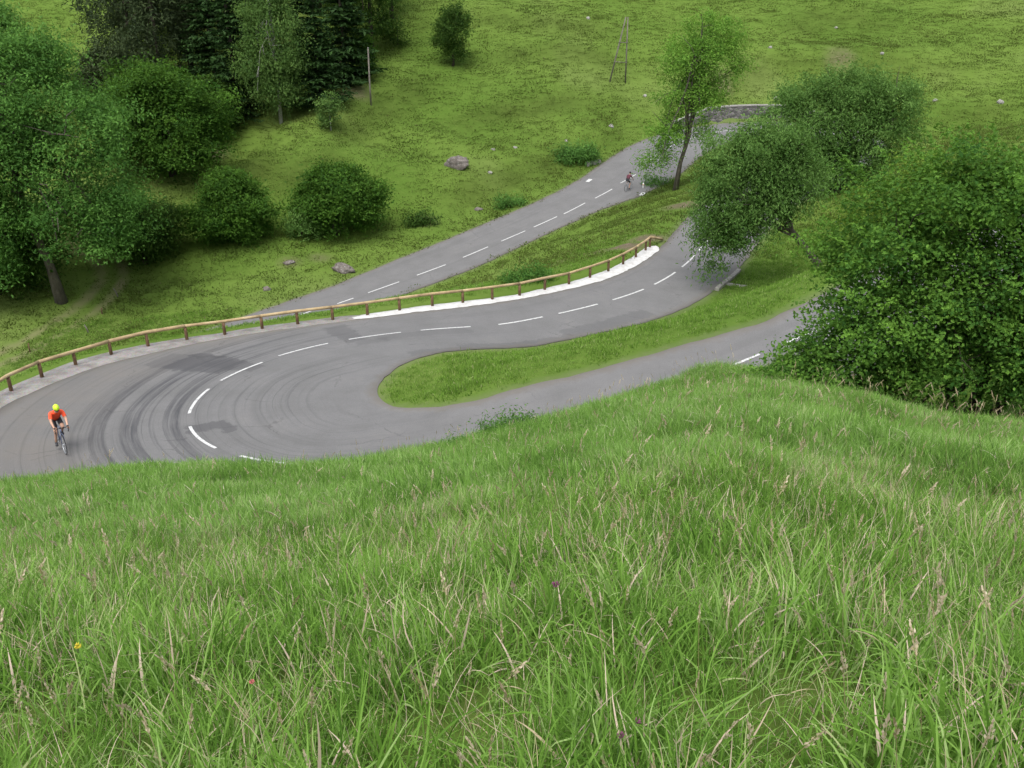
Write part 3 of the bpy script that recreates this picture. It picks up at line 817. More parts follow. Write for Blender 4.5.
def broadleaf(name, label, cat, loc, lobes, trunk_pts, trunk_r, mat, bark, ncl, per, cr_, leaf, aspect=.6, seed=1, nl=14, shell=.55, flatten=.6, group=None, low_cut=None, uneven=.22, along=None, stems=None, limb_r=None, limb_h=(.45, .95), shoots=0, shoot_l=.8):
    root = empty(name, loc); tag(root, label, cat, group)
    pts, nr, tint, C = crown_points(lobes, ncl, per, cr_, seed, shell, flatten, uneven, low_cut)
    if shoots:
        rs = np.random.default_rng(seed + 77); mid_ = np.mean([l_[:3] for l_ in lobes], 0); E_, En, Et = [], [], []
        score = np.linalg.norm(C - mid_, axis=1) + (C[:, 2] - mid_[2]) * .6; order = np.argsort(-score)[:max(shoots, len(C) // 2)]
        for k in rs.choice(order, shoots, replace=False):
            d0 = unit(unit(C[k] - mid_) + np.array([0, 0, .7]) + rs.normal(size=3) * .35); L = shoot_l * rs.uniform(.5, 1.3); q = 0; tv = rs.uniform(.55, .95)
            while q < L:
                w_ = rs.normal(size=3) * leaf * .7 * (1 - .5 * q / L); E_.append(C[k] + d0 * (q + cr_ * .4) + w_ + np.array([0, 0, -.25 * q * q / L])); En.append(rs.normal(size=3) * .6 + np.array([0, 0, .8])); Et.append(tv + rs.normal() * .1); q += leaf * .28
        pts = np.vstack([pts, E_]); nr = np.vstack([nr, En]); tint = np.concatenate([tint, Et])
    r = np.random.default_rng(seed + 50)
    al = None
    if along is not None: al = np.tile(np.array(along, float), (len(pts), 1)) + r.normal(size=(len(pts), 3)) * .45
    me = cards('crown', pts, nr, leaf * r.uniform(.65, 1.3, len(pts)), aspect, tint, al, r)
    mb = MB()
    if stems:
        for st, sr in stems:
            mb.tube(st, [sr * (1 - .75 * i / (len(st) - 1)) for i in range(len(st))], 8)
    if trunk_pts is not None:
        n = len(trunk_pts)
        rr = [trunk_r * (1.35 if i == 0 else 1) * (1 - .72 * i / (n - 1)) for i in range(n)]
        mb.tube(trunk_pts, rr, 10)
        tp = np.array(trunk_pts, float)
        def st_(rg):
            q = rg.uniform(*limb_h) * (n - 1); i = min(int(q), n - 2); f = q - i
            return tp[i] * (1 - f) + tp[i + 1] * f
    else:
        alls = [np.array(s_, float) for s_, _ in stems]
        def st_(rg):
            a = alls[rg.integers(len(alls))]; q = rg.uniform(.35, 1) * (len(a) - 1); i = min(int(q), len(a) - 2); f = q - i
            return a[i] * (1 - f) + a[i + 1] * f
    limbs(mb, st_, nearest_targets(C, nl, seed + 3), limb_r or trunk_r * .38, seed + 9)
    mb.build('trunk', bark, root)
    obj('crown', me, mat, root)
    return root

def spruce(name, label, loc, H, Rm, mat, seed, group, tiers=30, br=9):
    r = np.random.default_rng(seed); root = empty(name, loc); tag(root, label, 'tree', group)
    mb = MB(); mb.tube([(0, 0, -.4), (0, 0, H * .5), (0, 0, H)], [H * .017, H * .011, .02], 8)
    c_, n_, a_, z_ = [], [], [], []
    for t in range(tiers):
        q = (t + r.uniform(0, .6)) / tiers; z = H * (.04 + .95 * q)
        Lm = Rm * (1 - q) ** .85 + .15
        for k in range(br):
            ang = r.uniform(0, 2 * PI); L = Lm * r.uniform(.6, 1.12)
            d = np.array([math.cos(ang), math.sin(ang), 0]); m_ = max(3, int(L / .28))
            for j in range(m_):
                u = (j + 1) / m_
                p = np.array([0, 0, z]) + d * L * u + np.array([0, 0, -.34 * L * u + .22 * L * u * u])
                for sgn in (-1, 1):
                    side = np.array([-d[1], d[0], 0]) * sgn
                    c_.append(p + side * .16 + r.normal(size=3) * .05); a_.append(d * .6 + side * .7 + np.array([0, 0, -.35]))
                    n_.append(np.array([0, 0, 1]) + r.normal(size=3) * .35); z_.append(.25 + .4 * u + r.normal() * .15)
        if t % 2 == 0:
            ang = r.uniform(0, 2 * PI); d = np.array([math.cos(ang), math.sin(ang), -.2])
            mb.tube([(0, 0, z), tuple(np.array([0, 0, z]) + d * Lm * .8)], [.035, .008], 4, cap=False)
    n = len(c_)
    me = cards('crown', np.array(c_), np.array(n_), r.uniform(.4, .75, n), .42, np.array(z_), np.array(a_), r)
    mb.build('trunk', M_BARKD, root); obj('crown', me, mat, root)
    return root

def birch(name, label, loc, lobes, H, seed, group=None):
    r = np.random.default_rng(seed); root = empty(name, loc); tag(root, label, 'tree', group)
    pts, nr, tint, C = crown_points(lobes, 560, 40, .46, seed, .4, .8, .3)
    # hanging strands
    extra, en, et = [], [], []
    for k in range(330):
        s0_ = C[r.integers(len(C))]; L = r.uniform(.9, 2.6)
        for j in range(int(L / .16)):
            extra.append(s0_ + np.array([0, 0, -j * .16]) + r.normal(size=3) * .07); en.append(r.normal(size=3) + np.array([0, 0, .4])); et.append(.5 + r.normal() * .2)
    P_ = np.vstack([pts, extra]); Nn = np.vstack([nr, en]); tt_ = np.concatenate([tint, et])
    al = np.tile([0, 0, -1.0], (len(P_), 1)) + r.normal(size=(len(P_), 3)) * .4
    me = cards('crown', P_, Nn, r.uniform(.16, .3, len(P_)), .5, tt_, al, r)
    mb = MB(); mb.tube([(0, 0, -.4), (.15, 0, H * .3), (-.1, .1, H * .65), (.1, 0, H * .95)], [.2, .16, .1, .03], 8)
    limbs(mb, lambda g: np.array([0, 0, H * g.uniform(.25, .85)]), nearest_targets(C, 16, seed), .06, seed)
    mb.build('trunk', M_BARKB, root); obj('crown', me, M_BIRCH, root)
    return root

def copy_tree(o, loc, rz=0, scale=1.0, label=None):
    c = o.copy(); COL.objects.link(c); c.location = loc; c.rotation_euler = (0, 0, rz); c.scale = (scale,) * 3 if not hasattr(scale, '__len__') else scale
    if label: c['label'] = label
    for ch in o.children:
        d = ch.copy(); COL.objects.link(d); d.parent = c
    return c

def spot(px, py, y0=20):
    p = hit(px, py, y0); return (float(p[0]), float(p[1]), gz(p[0], p[1]) - .05)
def spotY(px, Y):
    """ground point in the photo column px at ground distance Y"""
    z = -15.0
    for _ in range(12):
        dpt = Y * math.cos(PITCH) - z * math.sin(PITCH); x = (px - 512) / FPX * dpt; z = gz(x, Y)
    return (x, Y, z - .05)

# --- the big bush on the slope at the right
L_BUSH = [(0.0, .4, 3.9, 2.9, 2.6, 2.7), (-2.5, -.1, 2.9, 2.0, 1.9, 1.9), (-3.6, -.2, 1.8, 1.5, 1.4, 1.0), (-2.6, .3, 5.2, 1.7, 1.6, 1.7), (2.4, .3, 4.0, 2.5, 2.3, 2.7), (-1.0, .2, 6.5, 1.9, 1.8, 1.4), (1.5, .2, 6.4, 2.0, 1.8, 1.3), (3.2, .4, 6.2, 2.0, 1.8, 1.4), (3.7, .2, 2.5, 2.4, 2.0, 1.7), (.6, -.8, 2.3, 2.2, 1.5, 1.0), (4.8, .8, 5.0, 1.8, 1.7, 1.8), (-1.0, -1.3, 4.2, 1.2, 1.0, 1.0), (1.4, -1.5, 4.8, 1.3, 1.0, 1.1)]
L_BUSH = [tuple(v * .91 for v in q) for q in L_BUSH]
p = spotY(954, 21.3)
stems = [([(0, 0, -.4), (-.5, -.1, .5), (-1.6, -.2, 1.0), (-3.0, -.4, 1.5)], .17), ([(.1, 0, -.4), (-.3, .1, 1.2), (-.8, .2, 3.0), (-1.2, .3, 4.6)], .16), ([(.25, .1, -.4), (.5, .1, 1.5), (.5, .2, 3.5), (.9, 0, 5.2)], .18), ([(.4, 0, -.4), (1.2, 0, 1.1), (2.2, .2, 2.8), (2.8, .3, 4.4)], .16), ([(.4, -.1, -.4), (1.6, -.3, .7), (3.2, -.1, 1.6), (4.2, .2, 2.8)], .15)]
broadleaf('hazel_bush', 'huge bright green leafy bush with dark stems on the grassy slope at the right edge', 'bush', p, L_BUSH, None, .2, M_HAZEL, M_BARKD, 2500, 46, .25, .108, .62, 11, nl=44, shell=.46, flatten=.5, stems=stems, limb_r=.07, uneven=.5, shoots=560, shoot_l=.9)

# --- leaning willow beside the middle road
p = (18.4, 52.0, gz(18.4, 52.0) - .1)
tr = [(0, 0, -.3), (-.8, 0, 1.0), (-1.9, .1, 2.2), (-2.9, .1, 3.3), (-3.6, .2, 4.8), (-3.9, .2, 6.4)]
L_W1 = [(-4.7, .2, 6.3, 2.4, 2.2, 2.1), (-6.5, 0, 5.0, 1.9, 2.0, 2.2), (-3.3, .3, 5.8, 1.7, 1.8, 1.9), (-6.7, -.2, 2.8, 1.3, 1.5, 1.9), (-4.4, .2, 7.6, 1.7, 1.6, 1.1), (-5.5, -.5, 3.6, 1.2, 1.3, 1.6), (-4.4, -.6, 4.4, 1.4, 1.4, 1.1)]
broadleaf('leaning_willow', 'grey green willow with a leaning bent trunk overhanging the middle road', 'tree', p, L_W1, tr, .26, M_WILLOW, M_BARK, 880, 46, .33, .21, .34, 21, nl=28, shell=.4, along=(0, 0, -.7), flatten=.9, uneven=.48, shoots=110, shoot_l=.8, limb_r=.1)
# --- round willow inside the upper bend
p = spotY(832, 77)
L_W2 = [(.2, 0, 6.0, 4.9, 4.2, 3.1), (-3.1, -.4, 5.0, 2.9, 2.8, 2.9), (3.2, 0, 5.6, 3.0, 2.8, 2.8), (-.6, 0, 7.6, 3.4, 3.0, 1.6), (-2.0, -.6, 2.8, 2.2, 2.0, 1.6), (2.0, -.4, 2.9, 2.4, 2.0, 1.5), (0, -.8, 1.8, 2.2, 1.6, 1.2)]
stems = [([(0, 0, -.4), (-.4, 0, 1.6), (-1.3, 0, 3.6), (-2.2, 0, 5.6)], .2), ([(.2, 0, -.4), (.1, 0, 2.0), (.4, 0, 4.4), (.3, 0, 6.6)], .22), ([(.4, 0, -.4), (1.0, 0, 1.6), (2.0, 0, 3.6), (2.9, 0, 5.4)], .19)]
broadleaf('round_willow', 'broad round grey green willow standing inside the upper road bend', 'tree', p, L_W2, None, .25, M_WILLOW, M_BARKD, 1000, 46, .42, .27, .34, 22, nl=28, shell=.45, along=(0, 0, -.6), flatten=.85, uneven=.36, shoots=140, shoot_l=1.0, stems=stems, limb_r=.1)
# --- slender ash on the strip between the two roads
p = spot(675, 190, 60)
tr = [(0, 0, -.3), (.3, 0, 2.6), (.9, 0, 5.0), (1.1, 0, 8.0), (1.3, 0, 10.8), (1.4, 0, 13.0)]
L_A = [(1.5, 0, 12.6, 2.2, 2.0, 2.3), (.0, 0, 11.0, 2.0, 1.9, 2.0), (3.2, .2, 10.9, 2.0, 1.9, 1.9), (3.0, 0, 13.4, 1.6, 1.5, 1.5), (.4, 0, 8.4, 2.3, 2.0, 1.7), (2.4, 0, 8.0, 1.7, 1.7, 1.6), (-1.0, -.1, 5.2, 1.6, 1.5, 1.8), (-2.0, -.1, 2.9, 1.4, 1.3, 1.2), (2.2, 0, 5.0, .9, .9, 1.0)]
broadleaf('ash_tree', 'tall slender ash with airy crown on the grass strip between two roads', 'tree', p, L_A, tr, .22, M_ASH2, M_BARK, 600, 46, .40, .22, .42, 23, nl=20, shell=.22, flatten=.8, uneven=.42, limb_r=.1, limb_h=(.2, .95))
# --- great ash at the left
p = spot(62, 302, 50)
tr = [(0, 0, -.4), (-.3, 0, 3.0), (-1.0, 0, 6.0), (-1.4, 0, 9.5), (-1.2, 0, 14), (-1.4, 0, 17.5)]
L_B = [(-1.2, 0, 16.2, 4.4, 4.2, 3.4), (-5.4, 0, 12.8, 3.8, 3.8, 3.4), (3.4, -.2, 12.6, 3.6, 3.6, 3.2), (-.6, -1.8, 11.2, 3.4, 3.0, 2.6), (4.9, -.3, 8.0, 3.2, 3.0, 2.6), (-6.0, -.2, 8.2, 3.4, 3.2, 2.8), (-3.0, -2.6, 7.6, 2.6, 2.2, 1.8), (2.4, -2.2, 7.0, 2.6, 2.2, 1.8), (4.8, -1.0, 5.6, 2.0, 2.0, 1.5), (-5.0, -1.8, 4.2, 2.8, 2.4, 2.0), (-3.4, 0, 18.6, 2.6, 2.4, 1.8), (1.4, 0, 18.0, 2.0, 2.0, 1.6)]
broadleaf('great_ash_tree', 'great spreading ash with pale trunk foot beside the dirt track', 'tree', p, L_B, tr, .38, M_ASH, M_BARK, 1700, 54, .62, .27, .45, 24, nl=40, shell=.58, flatten=.6, uneven=.46, limb_r=.13, shoots=200, shoot_l=1.4, low_cut=1.6)
# dark thicket tree behind it at the frame edge, and the lower one over the track
p = spotY(-2, 70.5)
broadleaf('thicket_tree', 'dark low thicket tree at the left edge behind the great ash', 'tree', p, [(0, 0, 4.6, 3.8, 3.2, 4.2), (3.2, 0, 3.4, 2.6, 2.6, 3.0), (-2.5, 0, 7, 3.0, 3, 3.4)], [(0, 0, -.3), (0, 0, 3), (0, 0, 7)], .3, M_DARK, M_BARKD, 520, 40, .6, .30, .5, 25, nl=10)
p = spotY(12, 92)
broadleaf('pale_ash_tree', 'paler rounded treetop rising behind the great ash at the upper left', 'tree', p, [(0, 0, 10.6, 2.6, 2.5, 2.4), (-1.8, 0, 8.0, 3.4, 3.2, 3.0), (.8, 0, 6.6, 2.6, 2.6, 3.0)], [(0, 0, -.3), (0, 0, 5), (0, 0, 10)], .35, M_ASH, M_BARKD, 420, 40, .6, .32, .5, 26, nl=10)
p = spotY(146, 76)
broadleaf('track_bush', 'dark leafy bush leaning over the dirt track right of the great ash', 'bush', p, [(0, 0, 3.0, 2.7, 2.4, 2.2), (-2.0, -.3, 3.8, 2.2, 2.0, 1.9), (1.7, .2, 3.4, 1.8, 1.7, 1.5), (.4, 0, 1.5, 1.9, 1.7, 1.3)], [(0, 0, -.3), (-.1, 0, 1.5), (-.3, 0, 3.5)], .2, M_DARK, M_BARKD, 480, 40, .42, .25, .5, 27, nl=14)
# --- broad bright bush in front of the wood and two round bushes on the meadow
p = spotY(172, 86)
broadleaf('broad_tree', 'broad bright green leafy tree in front of the dark wood', 'tree', p, [(0, 0, 4.8, 4.2, 3.6, 3.7), (-2.4, 0, 3.4, 2.6, 2.6, 2.8), (2.6, -.2, 3.6, 2.6, 2.4, 2.8), (-.4, 0, 7.6, 2.6, 2.4, 1.9), (1.5, -1.4, 2.4, 2.2, 1.8, 1.8)], [(0, 0, -.3), (0, 0, 2.5), (0, 0, 6)], .32, M_BUSH, M_BARKD, 760, 46, .52, .29, .55, 28, nl=16, uneven=.46, shoots=150, shoot_l=1.1)
p = spotY(236, 77.5)
broadleaf('round_bush', 'ragged dark green bush, left one of the pair on the meadow', 'bush', p, [(0, 0, 2.5, 2.6, 2.5, 2.3), (-1.7, 0, 1.5, 1.8, 1.8, 1.4), (1.6, 0, 2.0, 1.6, 1.7, 1.6), (-.4, 0, 4.4, 1.5, 1.6, 1.3), (.9, 0, 3.6, 1.1, 1.2, 1.0)], [(0, 0, -.3), (0, 0, 1.5), (0, 0, 3.5)], .2, M_BUSH, M_BARKD, 560, 46, .42, .25, .55, 29, nl=16, uneven=.48, shell=.5, shoots=120, shoot_l=.9)
p = spotY(338, 80)
broadleaf('round_bush', 'rounded dome shaped green bush on short stems, right one of the pair', 'bush', p, [(0, 0, 3.2, 2.9, 2.7, 2.4), (-1.7, 0, 2.4, 1.8, 1.9, 1.7), (1.9, 0, 2.6, 1.8, 1.8, 1.8), (.1, 0, 4.6, 1.9, 1.8, 1.3)], [(0, 0, -.3), (0, 0, 1.4), (0, 0, 3.6)], .22, M_BUSH, M_BARKD, 600, 46, .42, .25, .55, 30, nl=16, shell=.5, uneven=.38, low_cut=.7, shoots=100, shoot_l=.7)
p = spotY(302, 78.5)
broadleaf('grey_shrub', 'small greyish shrub between the pair of meadow bushes', 'bush', p, [(0, 0, 1.3, 1.2, 1.1, 1.2), (.7, 0, .9, .9, .9, .8)], [(0, 0, -.2), (0, 0, .8), (0, 0, 1.8)], .07, M_WILLOW, M_BARKD, 140, 18, .3, .22, .45, 31, nl=8)
# --- lone small tree high on the pasture
p = spot(453, 66, 80)
broadleaf('lone_tree', 'small dark lone tree standing high on the open pasture', 'tree', p, [(0, 0, 3.9, 1.7, 1.6, 1.9), (-.7, 0, 2.6, 1.2, 1.1, 1.3), (.6, 0, 5.0, 1.2, 1.1, 1.2), (.3, 0, 1.4, 1.1, 1.0, .8)], [(0, 0, -.2), (.1, 0, 2), (.2, 0, 4.8)], .14, M_DARK, M_BARKD, 230, 34, .38, .26, .45, 32, nl=10, shell=.35)
# undergrowth
p = (20.6, 49.2, gz(20.6, 49.2) - .05)
broadleaf('pale_shrub', 'pale yellow green shrub under the leaning willow trunk', 'bush', p, [(0, 0, 2.3, 2.1, 1.7, 2.0), (-1.7, 0, 1.4, 1.5, 1.3, 1.3), (.8, 0, 3.8, 1.6, 1.3, 1.6), (2.2, .4, 2.4, 1.8, 1.5, 2.0)], [(0, 0, -.2), (0, 0, 1.2), (0, 0, 3)], .09, M_LIGHTWILLOW, M_BARKD, 420, 30, .34, .17, .45, 33, nl=12, shell=.3)
p = spotY(347, 104)
p = spot(331, 131, 60)
broadleaf('sapling', 'pale small sapling at the foot of the wood near the single pole', 'tree', p, [(0, 0, 2.4, 1.1, 1.0, 1.0), (-.3, 0, 1.4, .8, .8, .8)], [(0, 0, -.2), (0, 0, 1.2), (0, 0, 2.8)], .06, M_BIRCH, M_BARKB, 90, 18, .28, .24, .5, 34, nl=7, shell=.3)
p = spotY(360, 107)
broadleaf('edge_shrub', 'bright rounded shrub touching the top of the single pole', 'bush', p, [(0, 0, 2.6, 1.6, 1.5, 1.3), (.6, 0, 1.4, 1.1, 1.0, 1.0)], [(0, 0, -.2), (0, 0, 1), (0, 0, 2.6)], .08, M_BUSH, M_BARKD, 130, 18, .36, .3, .5, 35, nl=7)
p = spot(398, 46, 90)
broadleaf('edge_shrub', 'small scrubby shrub at the upper right corner of the wood', 'bush', p, [(0, 0, 1.3, .8, .8, 1.3), (-1.0, 0, 1.8, 1.1, 1, 1.3)], [(0, 0, -.2), (0, 0, 1), (0, 0, 2.2)], .07, M_DARK, M_BARKD, 90, 16, .32, .28, .5, 36, nl=6)

# --- the wood at the upper left
GW = 'trees of the wood at the upper left'
birch('birch_tree', 'pale green weeping birch in front of the dark spruces', spotY(281, 96.5), [(0, 0, 9.2, 2.7, 2.4, 3.4), (-.9, 0, 5.6, 2.7, 2.3, 2.4), (.9, 0, 6.4, 2.5, 2.2, 2.6), (0, 0, 12.4, 1.9, 1.8, 2.3), (.2, 0, 3.2, 2.4, 2.0, 1.4)], 14, 41, GW)
sp0 = spruce('spruce_tree', 'tall dark spruce left of the weeping birch', spotY(240, 98.5), 19, 3.6, M_SPRUCE, 42, GW, 40, 10)
sp1 = spruce('spruce_tree', 'dense mid height dark spruce right of the weeping birch', spotY(321, 98), 12, 3.3, M_SPRUCE, 43, GW, 32, 10)
copy_tree(sp0, spotY(218, 104), 2.0, 1.05, 'dark spruce in the second row behind the broad bright tree')
copy_tree(sp0, spotY(262, 107), 1.0, 1.1, 'dark spruce hidden behind the weeping birch crown')
copy_tree(sp1, spotY(346, 105), 1.4, 1.25, 'dark spruce behind the spruce at the birch, nearer the single pole')
copy_tree(sp0, spotY(302, 108), 3.0, 1.0, 'dark spruce towering between the birch and the right hand spruce')
sp2 = spruce('spruce_tree', 'little green spruce in front of the grey pines', spotY(190, 96), 6.4, 1.9, M_BUSH, 44, GW, 20, 9)
def pine(label, px, Y, h, wd, seed, mat=M_PINE):
    return broadleaf('pine_tree', label, 'tree', spotY(px, Y), [(0, 0, h * .62, wd, wd * .9, h * .26), (-wd * .5, 0, h * .4, wd * .8, wd * .75, h * .2), (wd * .5, 0, h * .45, wd * .8, wd * .75, h * .22), (.2, 0, h * .85, wd * .75, wd * .7, h * .16), (0, 0, h * .22, wd * .8, wd * .7, h * .13)], [(0, 0, -.3), (.1, 0, h * .4), (0, 0, h * .9)], h * .016, mat, M_BARKD, 330, 20, .55, .46, .3, seed, nl=12, group=GW, shell=.4, along=(0, 0, .4), uneven=.35)
pn0 = pine('grey green pine at the left side of the wood', 138, 107, 15, 2.9, 51)
pn1 = pine('dull grey bushy pine at the lower left corner of the wood', 113, 101, 6.5, 2.3, 52)
pn2 = pine('dark thin crowned pine at the right side of the wood', 372, 111, 16, 2.4, 53, M_DARK)
copy_tree(pn0, spotY(165, 103), 1.1, .98, 'grey pine directly behind the broad bright tree')
copy_tree(pn0, spotY(193, 109), 2.3, 1.1, 'grey pine between the spruces and the left pines')
copy_tree(pn0, spotY(128, 113), 3.6, 1.0, 'grey pine at the top left corner of the wood')
copy_tree(pn2, spotY(345, 114), 1.9, 1.05, 'dark thin pine left of the rightmost pine')
copy_tree(pn2, spotY(392, 120), .9, .85, 'outermost dark pine at the upper right of the wood')
copy_tree(pn0, spotY(150, 119), 4.4, 1.1, 'grey pine in the back row above the left pines')
copy_tree(pn0, spotY(222, 118), 5.2, 1.15, 'grey pine in the back row behind the tall spruce')
copy_tree(pn2, spotY(320, 121), 2.9, 1.1, 'dark pine in the back row above the right hand spruce')
copy_tree(sp0, spotY(185, 121), 4.0, .95, 'dark spruce in the back row at the middle left')
br1 = broadleaf('broad_tree', 'shady mid green tree at the left corner behind the broad bright tree', 'tree', spotY(142, 95), [(0, 0, 3.6, 2.6, 2.4, 2.8), (1.6, 0, 3.0, 1.9, 1.8, 2.2)], [(0, 0, -.3), (0, 0, 2.5), (0, 0, 5)], .2, M_DARK, M_BARKD, 300, 22, .5, .4, .5, 55, nl=8, group=GW)
copy_tree(br1, spotY(212, 95), 1.0, .9, 'low mid green tree under the tall dark spruce')
# ------------------------------------------------------------------ grass
def grass_mat(name, stops, trans=.38, patch=(.030, .070, .010), pk=.35, far=None):
    m = bpy.data.materials.new(name); m.use_nodes = True; nt = m.node_tree
    b = nt.nodes['Principled BSDF']; out = nt.nodes['Material Output']
    t = atn(nt, 'tint').outputs['Fac']
    p = pos(nt)
    n1 = nz(nt, p, .33, 3, .6); n2 = nz(nt, p, 1.3, 3, .6)
    tone = atn(nt, 'tone').outputs['Fac']
    dry = mth(nt, 'GREATER_THAN', t, .885)
    tv = mth(nt, 'MINIMUM', mth(nt, 'ADD', t, mth(nt, 'ADD', mth(nt, 'MULTIPLY_ADD', n1, .5, -.25), tone)), .84)
    tt_ = mth(nt, 'ADD', mth(nt, 'MULTIPLY', tv, mth(nt, 'SUBTRACT', 1.0, dry)), mth(nt, 'MULTIPLY', t, dry), clamp=True)
    col = ramp(nt, tt_, stops)
    col = mixc(nt, mth(nt, 'MULTIPLY', ramp(nt, n2, [(.45, 0), (.7, 1)]), pk), col, patch)
    if far:
        col = mixc(nt, mth(nt, 'MULTIPLY', ramp(nt, nz(nt, pos(nt, (1, 1.5, 1.5)), .045, 4, .6), [(.42, 0), (.66, 1)]), .6), col, far)
        col = mixc(nt, mth(nt, 'MULTIPLY', ramp(nt, nz(nt, pos(nt, (1, 2.2, 2.2)), .16, 4, .6), [(.52, 0), (.68, 1)]), .45), col, tuple(q * .72 for q in far))
    nt.links.new(col, b.inputs['Base Color']); b.inputs['Roughness'].default_value = .55; b.inputs['Specular IOR Level'].default_value = .06
    tr = nt.nodes.new('ShaderNodeBsdfTranslucent'); nt.links.new(col, tr.inputs['Color'])
    ms = nt.nodes.new('ShaderNodeMixShader'); ms.inputs[0].default_value = trans
    nt.links.new(b.outputs[0], ms.inputs[1]); nt.links.new(tr.outputs[0], ms.inputs[2]); nt.links.new(ms.outputs[0], out.inputs['Surface'])
    return m

def tuft(seed, nb, rad, h0, h1, w0, w1, lean, seg=4, bias=(0, 0), dead=.05):
    r = np.random.default_rng(seed); V, Fq, tint = [], [], []
    for _ in range(nb):
        a = r.uniform(0, 2 * PI); q = rad * math.sqrt(r.random()); base = np.array([q * math.cos(a), q * math.sin(a), -.03])
        az = a + r.normal() * .9; d = np.array([math.cos(az) + bias[0], math.sin(az) + bias[1], 0]); d /= np.linalg.norm(d) + 1e-6
        h = r.uniform(h0, h1); ln = lean * abs(r.normal()) + .08; wd = r.uniform(w0, w1); dr = min(.75, .12 + .35 * ln)
        tw = az + PI / 2 + r.normal() * .5; sd = np.array([math.cos(tw), math.sin(tw), 0])
        k0 = len(V); is_dead = r.random() < dead; tv = r.uniform(.9, 1) if is_dead else np.clip(r.normal(.42, .17), 0, .82)
        th = abs(r.normal()) * .28; bend = ln * r.uniform(.7, 1.5); p = base.copy(); cv = r.normal() * .25
        for i in range(seg + 1):
            t = i / seg
            if i:
                ang = th + bend * (t - .5 / seg) ** 1.4; dd_ = d + sd * cv * t
                p = p + (dd_ * math.sin(ang) + np.array([0, 0, math.cos(ang)])) * h / seg
            w_ = wd * min(1, .55 + 1.6 * t) * (1 - t ** 2.2) * .5 + .0003
            V += [p - sd * w_, p + sd * w_]
        for i in range(seg):
            Fq.append([k0 + 2 * i, k0 + 2 * i + 1, k0 + 2 * i + 3, k0 + 2 * i + 2]); tint.append(tv)
    me = mesh_np('grass_tuft', np.array(V), np.array(Fq), 4, smooth=True)
    attr(me, 'tint', tint, 'FACE')
    return me

def stalk(seed, H, head_l, head_w, lean, n_spk=26, tone=.5):
    """a flowering grass: thin culm with a loose feathery head"""
    r = np.random.default_rng(seed); V, Fq, tint = [], [], []
    az = r.uniform(0, 2 * PI); d = np.array([math.cos(az), math.sin(az), 0]); pts = []
    for i in range(9):
        t = i / 8; pts.append(d * lean * H * t ** 2 + np.array([0, 0, H * (t - .12 * lean * t * t)]))
    for k in range(2):
        sd = np.array([math.cos(az + k * PI / 2), math.sin(az + k * PI / 2), 0]); k0 = len(V)
        for i, p in enumerate(pts):
            w_ = .0020 * (1 - .5 * i / 8); V += [p - sd * w_, p + sd * w_]
        for i in range(8): Fq.append([k0 + 2 * i, k0 + 2 * i + 1, k0 + 2 * i + 3, k0 + 2 * i + 2]); tint.append(.25 + .5 * (i / 8) * tone)
    tip = pts[-1]; tdir = unit(pts[-1] - pts[-3])
    for j in range(n_spk):
        t = j / n_spk; a = r.uniform(0, 2 * PI); o = np.array([math.cos(a), math.sin(a), .6]) * head_w * math.sin(PI * min(1, .15 + t * .95)) * r.uniform(.3, 1)
        c0 = tip - tdir * head_l * (1 - t) + o; L = head_l * .17
        dd = unit(tdir + o / (head_w + 1e-6) * .35 + r.normal(size=3) * .15); s2 = unit(np.cross(dd, r.normal(size=3))); k0 = len(V)
        V += [c0 - dd * L * .5, c0 + s2 * L * .24, c0 + dd * L * .5, c0 - s2 * L * .24]
        Fq.append([k0, k0 + 1, k0 + 2, k0 + 3]); tint.append(np.clip(tone + r.normal() * .15 + .1, 0, 1))
    me = mesh_np('grass_stalk', np.array(V), np.array(Fq), 4, smooth=False); attr(me, 'tint', tint, 'FACE')
    return me

def fbm(x, y, s, seed=0):
    return np.array([mnoise.noise((a * s, b_ * s, seed)) for a, b_ in zip(x, y)])

